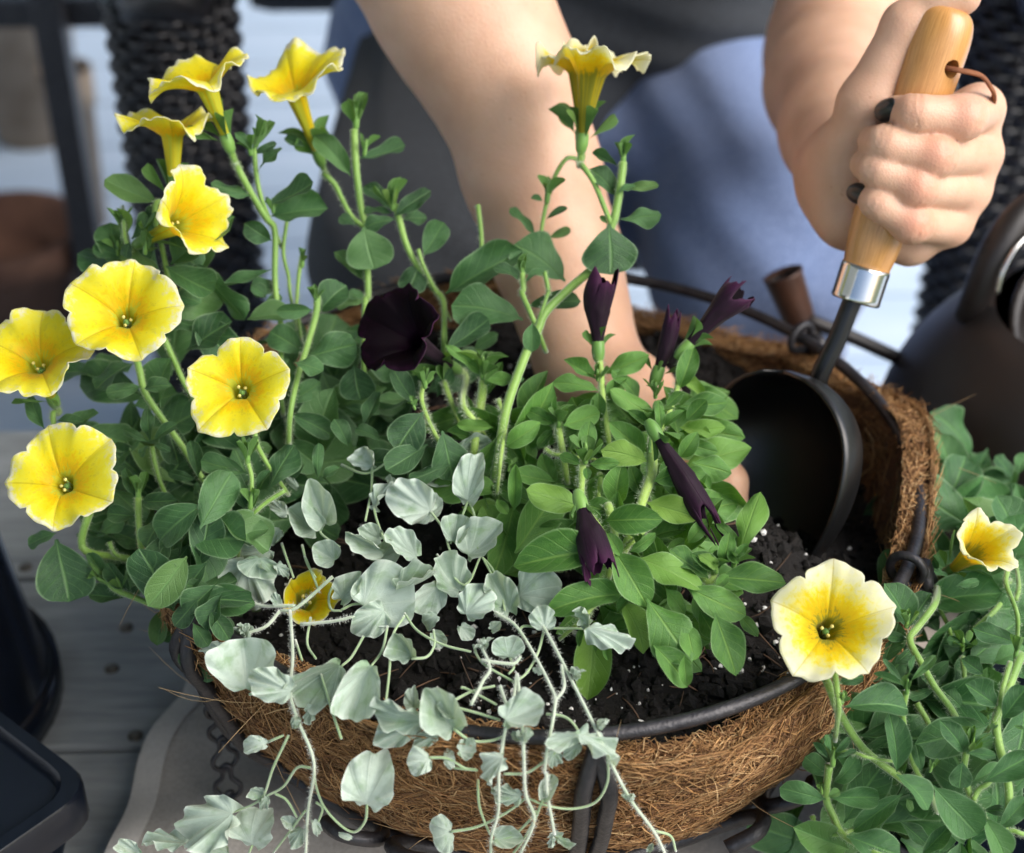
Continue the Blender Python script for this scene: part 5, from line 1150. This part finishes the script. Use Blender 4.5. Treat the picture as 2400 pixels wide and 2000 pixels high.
rp.stem('I', [(845, 640), (862, 780), (920, 930), (1060, 1140), (1250, 1290), (1400, 1400)], 2.0, -.03, 0., start=f11)
rp.grow = 1.08
rp.stem('I', [(890, 690), (905, 800), (915, 900)], 1.4, -.03)
rp.stem('I', [(1310, 800), (1290, 950), (1320, 1120), (1370, 1270), (1450, 1400)], 1.4, -.02, 0)
rp.stem('I', [(860, 1230), (840, 1420), (880, 1530), (930, 1630), (1010, 1690), (1150, 1760)], 1.7, -.02)
rp.stem('I', [(760, 1530), (775, 1590), (810, 1635), (920, 1640)], 1.2, -.02)
rp.stem('I', [(910, 1150), (1000, 1160), (1090, 1190)], .9, -.02)
rp.stem('I', [(1985, 580), (1900, 800), (1840, 950), (1850, 1100), (1900, 1300), (1910, 1480), (1850, 1700)], 2.0, -.02)
rp.stem('I', [(1920, 630), (1870, 800), (1845, 930)], 1.2, -.024)
rp.stem('I', [(1660, 1160), (1650, 1280), (1700, 1450), (1760, 1530)], 1.5, -.02)
rp.stem('I', [(1570, 170), (1480, 280), (1380, 420), (1330, 500), (1400, 640), (1480, 780), (1570, 900)], 1.8, -.01, start=f12)
rp.stem('I', [(1870, 40), (1905, 80), (1895, 170), (1960, 350)], 1.3, -.01)
rp.stem('I', [(1480, 130), (1500, 300), (1560, 430)], 1.2, .02); rp.stem('I', [(1700, 450), (1860, 290)], 1.5, .02); rp.stem('I', [(1370, 870), (1440, 990)], 1.4, .01); rp.stem('I', [(1640, 600), (1650, 720), (1640, 880)], 1.2, .02); rp.stem('I', [(1950, 270), (1970, 180)], 1.2, 0)
rp.stem('F', [(1600, 890), (1600, 1000), (1590, 1180), (1600, 1400)], 1.2, .03)
rp.stem('I', [(1700, 1440), (1740, 1370), (1800, 1330)], 1.3, -.022); rp.stem('I', [(1880, 1700), (1920, 1620), (2010, 1640)], 1.2, -.01)
rp.cluster('I', 1315, 810, 0, -1, 120, 3, -.022, spread=.3); rp.cluster('I', 880, 1230, 0, -1, 150, 5, -.022, spread=.6); rp.cluster('I', 815, 1400, -.1, -1, 80, 3, -.022, spread=.4); rp.cluster('I', 1690, 1150, .1, -1, 130, 6, -.022, spread=.7)
rp.cluster('I', 1950, 600, .1, -1, 130, 4, -.02, spread=.4); rp.cluster('I', 1310, 420, .2, -1, 110, 5, -.01); rp.cluster('I', 935, 870, .1, -1, 90, 4, -.03); rp.cluster('I', 1450, 1270, .3, -1, 80, 4, -.02); rp.cluster('I', 1790, 960, -.2, -1, 70, 4, -.02); rp.cluster('I', 1640, 560, 0, -1, 110, 5, .02)
rp.leaves('I', '''830 745 698 640 50 0 -24, 900 682 1143 590 32 0 -28, 950 895 1293 905 56 0 -26, 905 760 1050 720 50 0 -20, 1292 770 1130 702 24 0 -26, 1295 750 1180 622 24 0 -26, 1325 700 1350 598 32 0 -28, 1335 740 1475 602 24 0 -26
1252 1275 1210 950 44 0 -18, 1400 1275 1368 1122 46 0 -18, 1252 1290 1425 1480 66 0 -26, 1468 1355 1712 1622 62 0 -24, 1790 1005 1392 1105 50 0 -6, 850 1195 768 1108 34 0 -26, 870 1160 838 1063 34 0 -28, 892 1160 972 1075 36 0 -26, 905 1190 1010 1150 34 0 -24
840 1435 588 1370 52 0 -28, 862 1425 1132 1420 42 0 -30, 850 1300 728 1190 74 0 -10, 885 1335 1022 1178 50 0 -16, 945 1570 1165 1250 56 0 -8, 852 1420 920 1390 70 0 -34, 975 1725 670 1610 52 0 -8, 960 1650 1250 1760 62 0 -28, 1290 1400 1015 1605 34 0 -6
1310 1430 1340 1500 80 0 0, 1400 1760 1558 1590 38 0 -14, 1842 890 1668 770 60 0 -24, 1962 520 1720 440 44 0 -14, 1870 965 2010 790 62 0 -26, 1642 1160 1518 985 50 0 -22, 1660 1165 1822 1180 38 0 -28, 1685 1145 1818 1075 60 0 -16, 1640 1212 1622 1358 82 0 -26
1760 1335 2010 1190 50 0 -26, 1762 1535 1880 1765 60 0 -26, 1850 1615 2010 1440 48 0 -24, 1760 1500 1890 1500 46 0 -18, 1320 440 1190 190 62 0 4, 1325 425 1445 240 68 0 6, 1290 390 1185 350 60 0 -6, 1320 490 1208 480 55 0 -8, 1475 790 1338 835 44 0 -6, 1560 130 1478 100 40 0 -22, 1600 185 1728 160 42 0 -22, 1610 190 1650 210 45 0 -22
1820 640 2000 560 70 0 6, 1960 620 2000 720 60 0 0, 1940 1000 1990 1020 50 0 -20, 1860 970 1800 1010 60 0 -22, 1990 420 1950 300 70 0 10, 1560 620 1460 700 60 0 16, 1640 900 1500 780 60 0 20, 1920 1400 2010 1300 50 0 -6, 1500 1760 1600 1600 45 0 4, 1650 1700 1540 1560 50 0 2
1270 1560 1420 1690 50 0 4, 1700 1330 1860 1250 50 0 0, 1600 1480 1800 1420 50 0 4, 1180 640 1260 420 60 0 8, 1240 640 1330 560 60 0 4, 1150 1560 1130 1720 50 0 6, 1760 700 1640 620 60 0 14, 1690 520 1560 500 55 0 16''')
rp.leaves('F', '''1590 1180 1530 1100 30 0 30, 1590 1180 1500 1230 40 0 30, 1610 1190 1720 1300 40 0 24, 1930 1180 1840 1055 62 0 20, 1930 1190 1755 1165 60 0 24, 1930 1205 1850 1355 66 0 14, 1950 1205 2020 1410 60 0 12, 1960 1160 2010 1040 60 0 18, 1480 1400 1390 1500 50 0 24, 1700 1320 1840 1440 30 0 10, 1950 1560 2000 1700 60 0 10, 1480 1530 1440 1640 60 0 20, 1500 1720 1470 1640 50 0 10''')
rp.fill('S', [(2080, 1400, 2400, 1700, 40), (2150, 1150, 2400, 1420, 22), (2000, 1650, 2400, 2000, 40), (2220, 1050, 2400, 1200, 10), (1880, 1780, 2050, 2000, 8)], dd=(.02, .06), size=(.022, .042))
rp.fuzz()
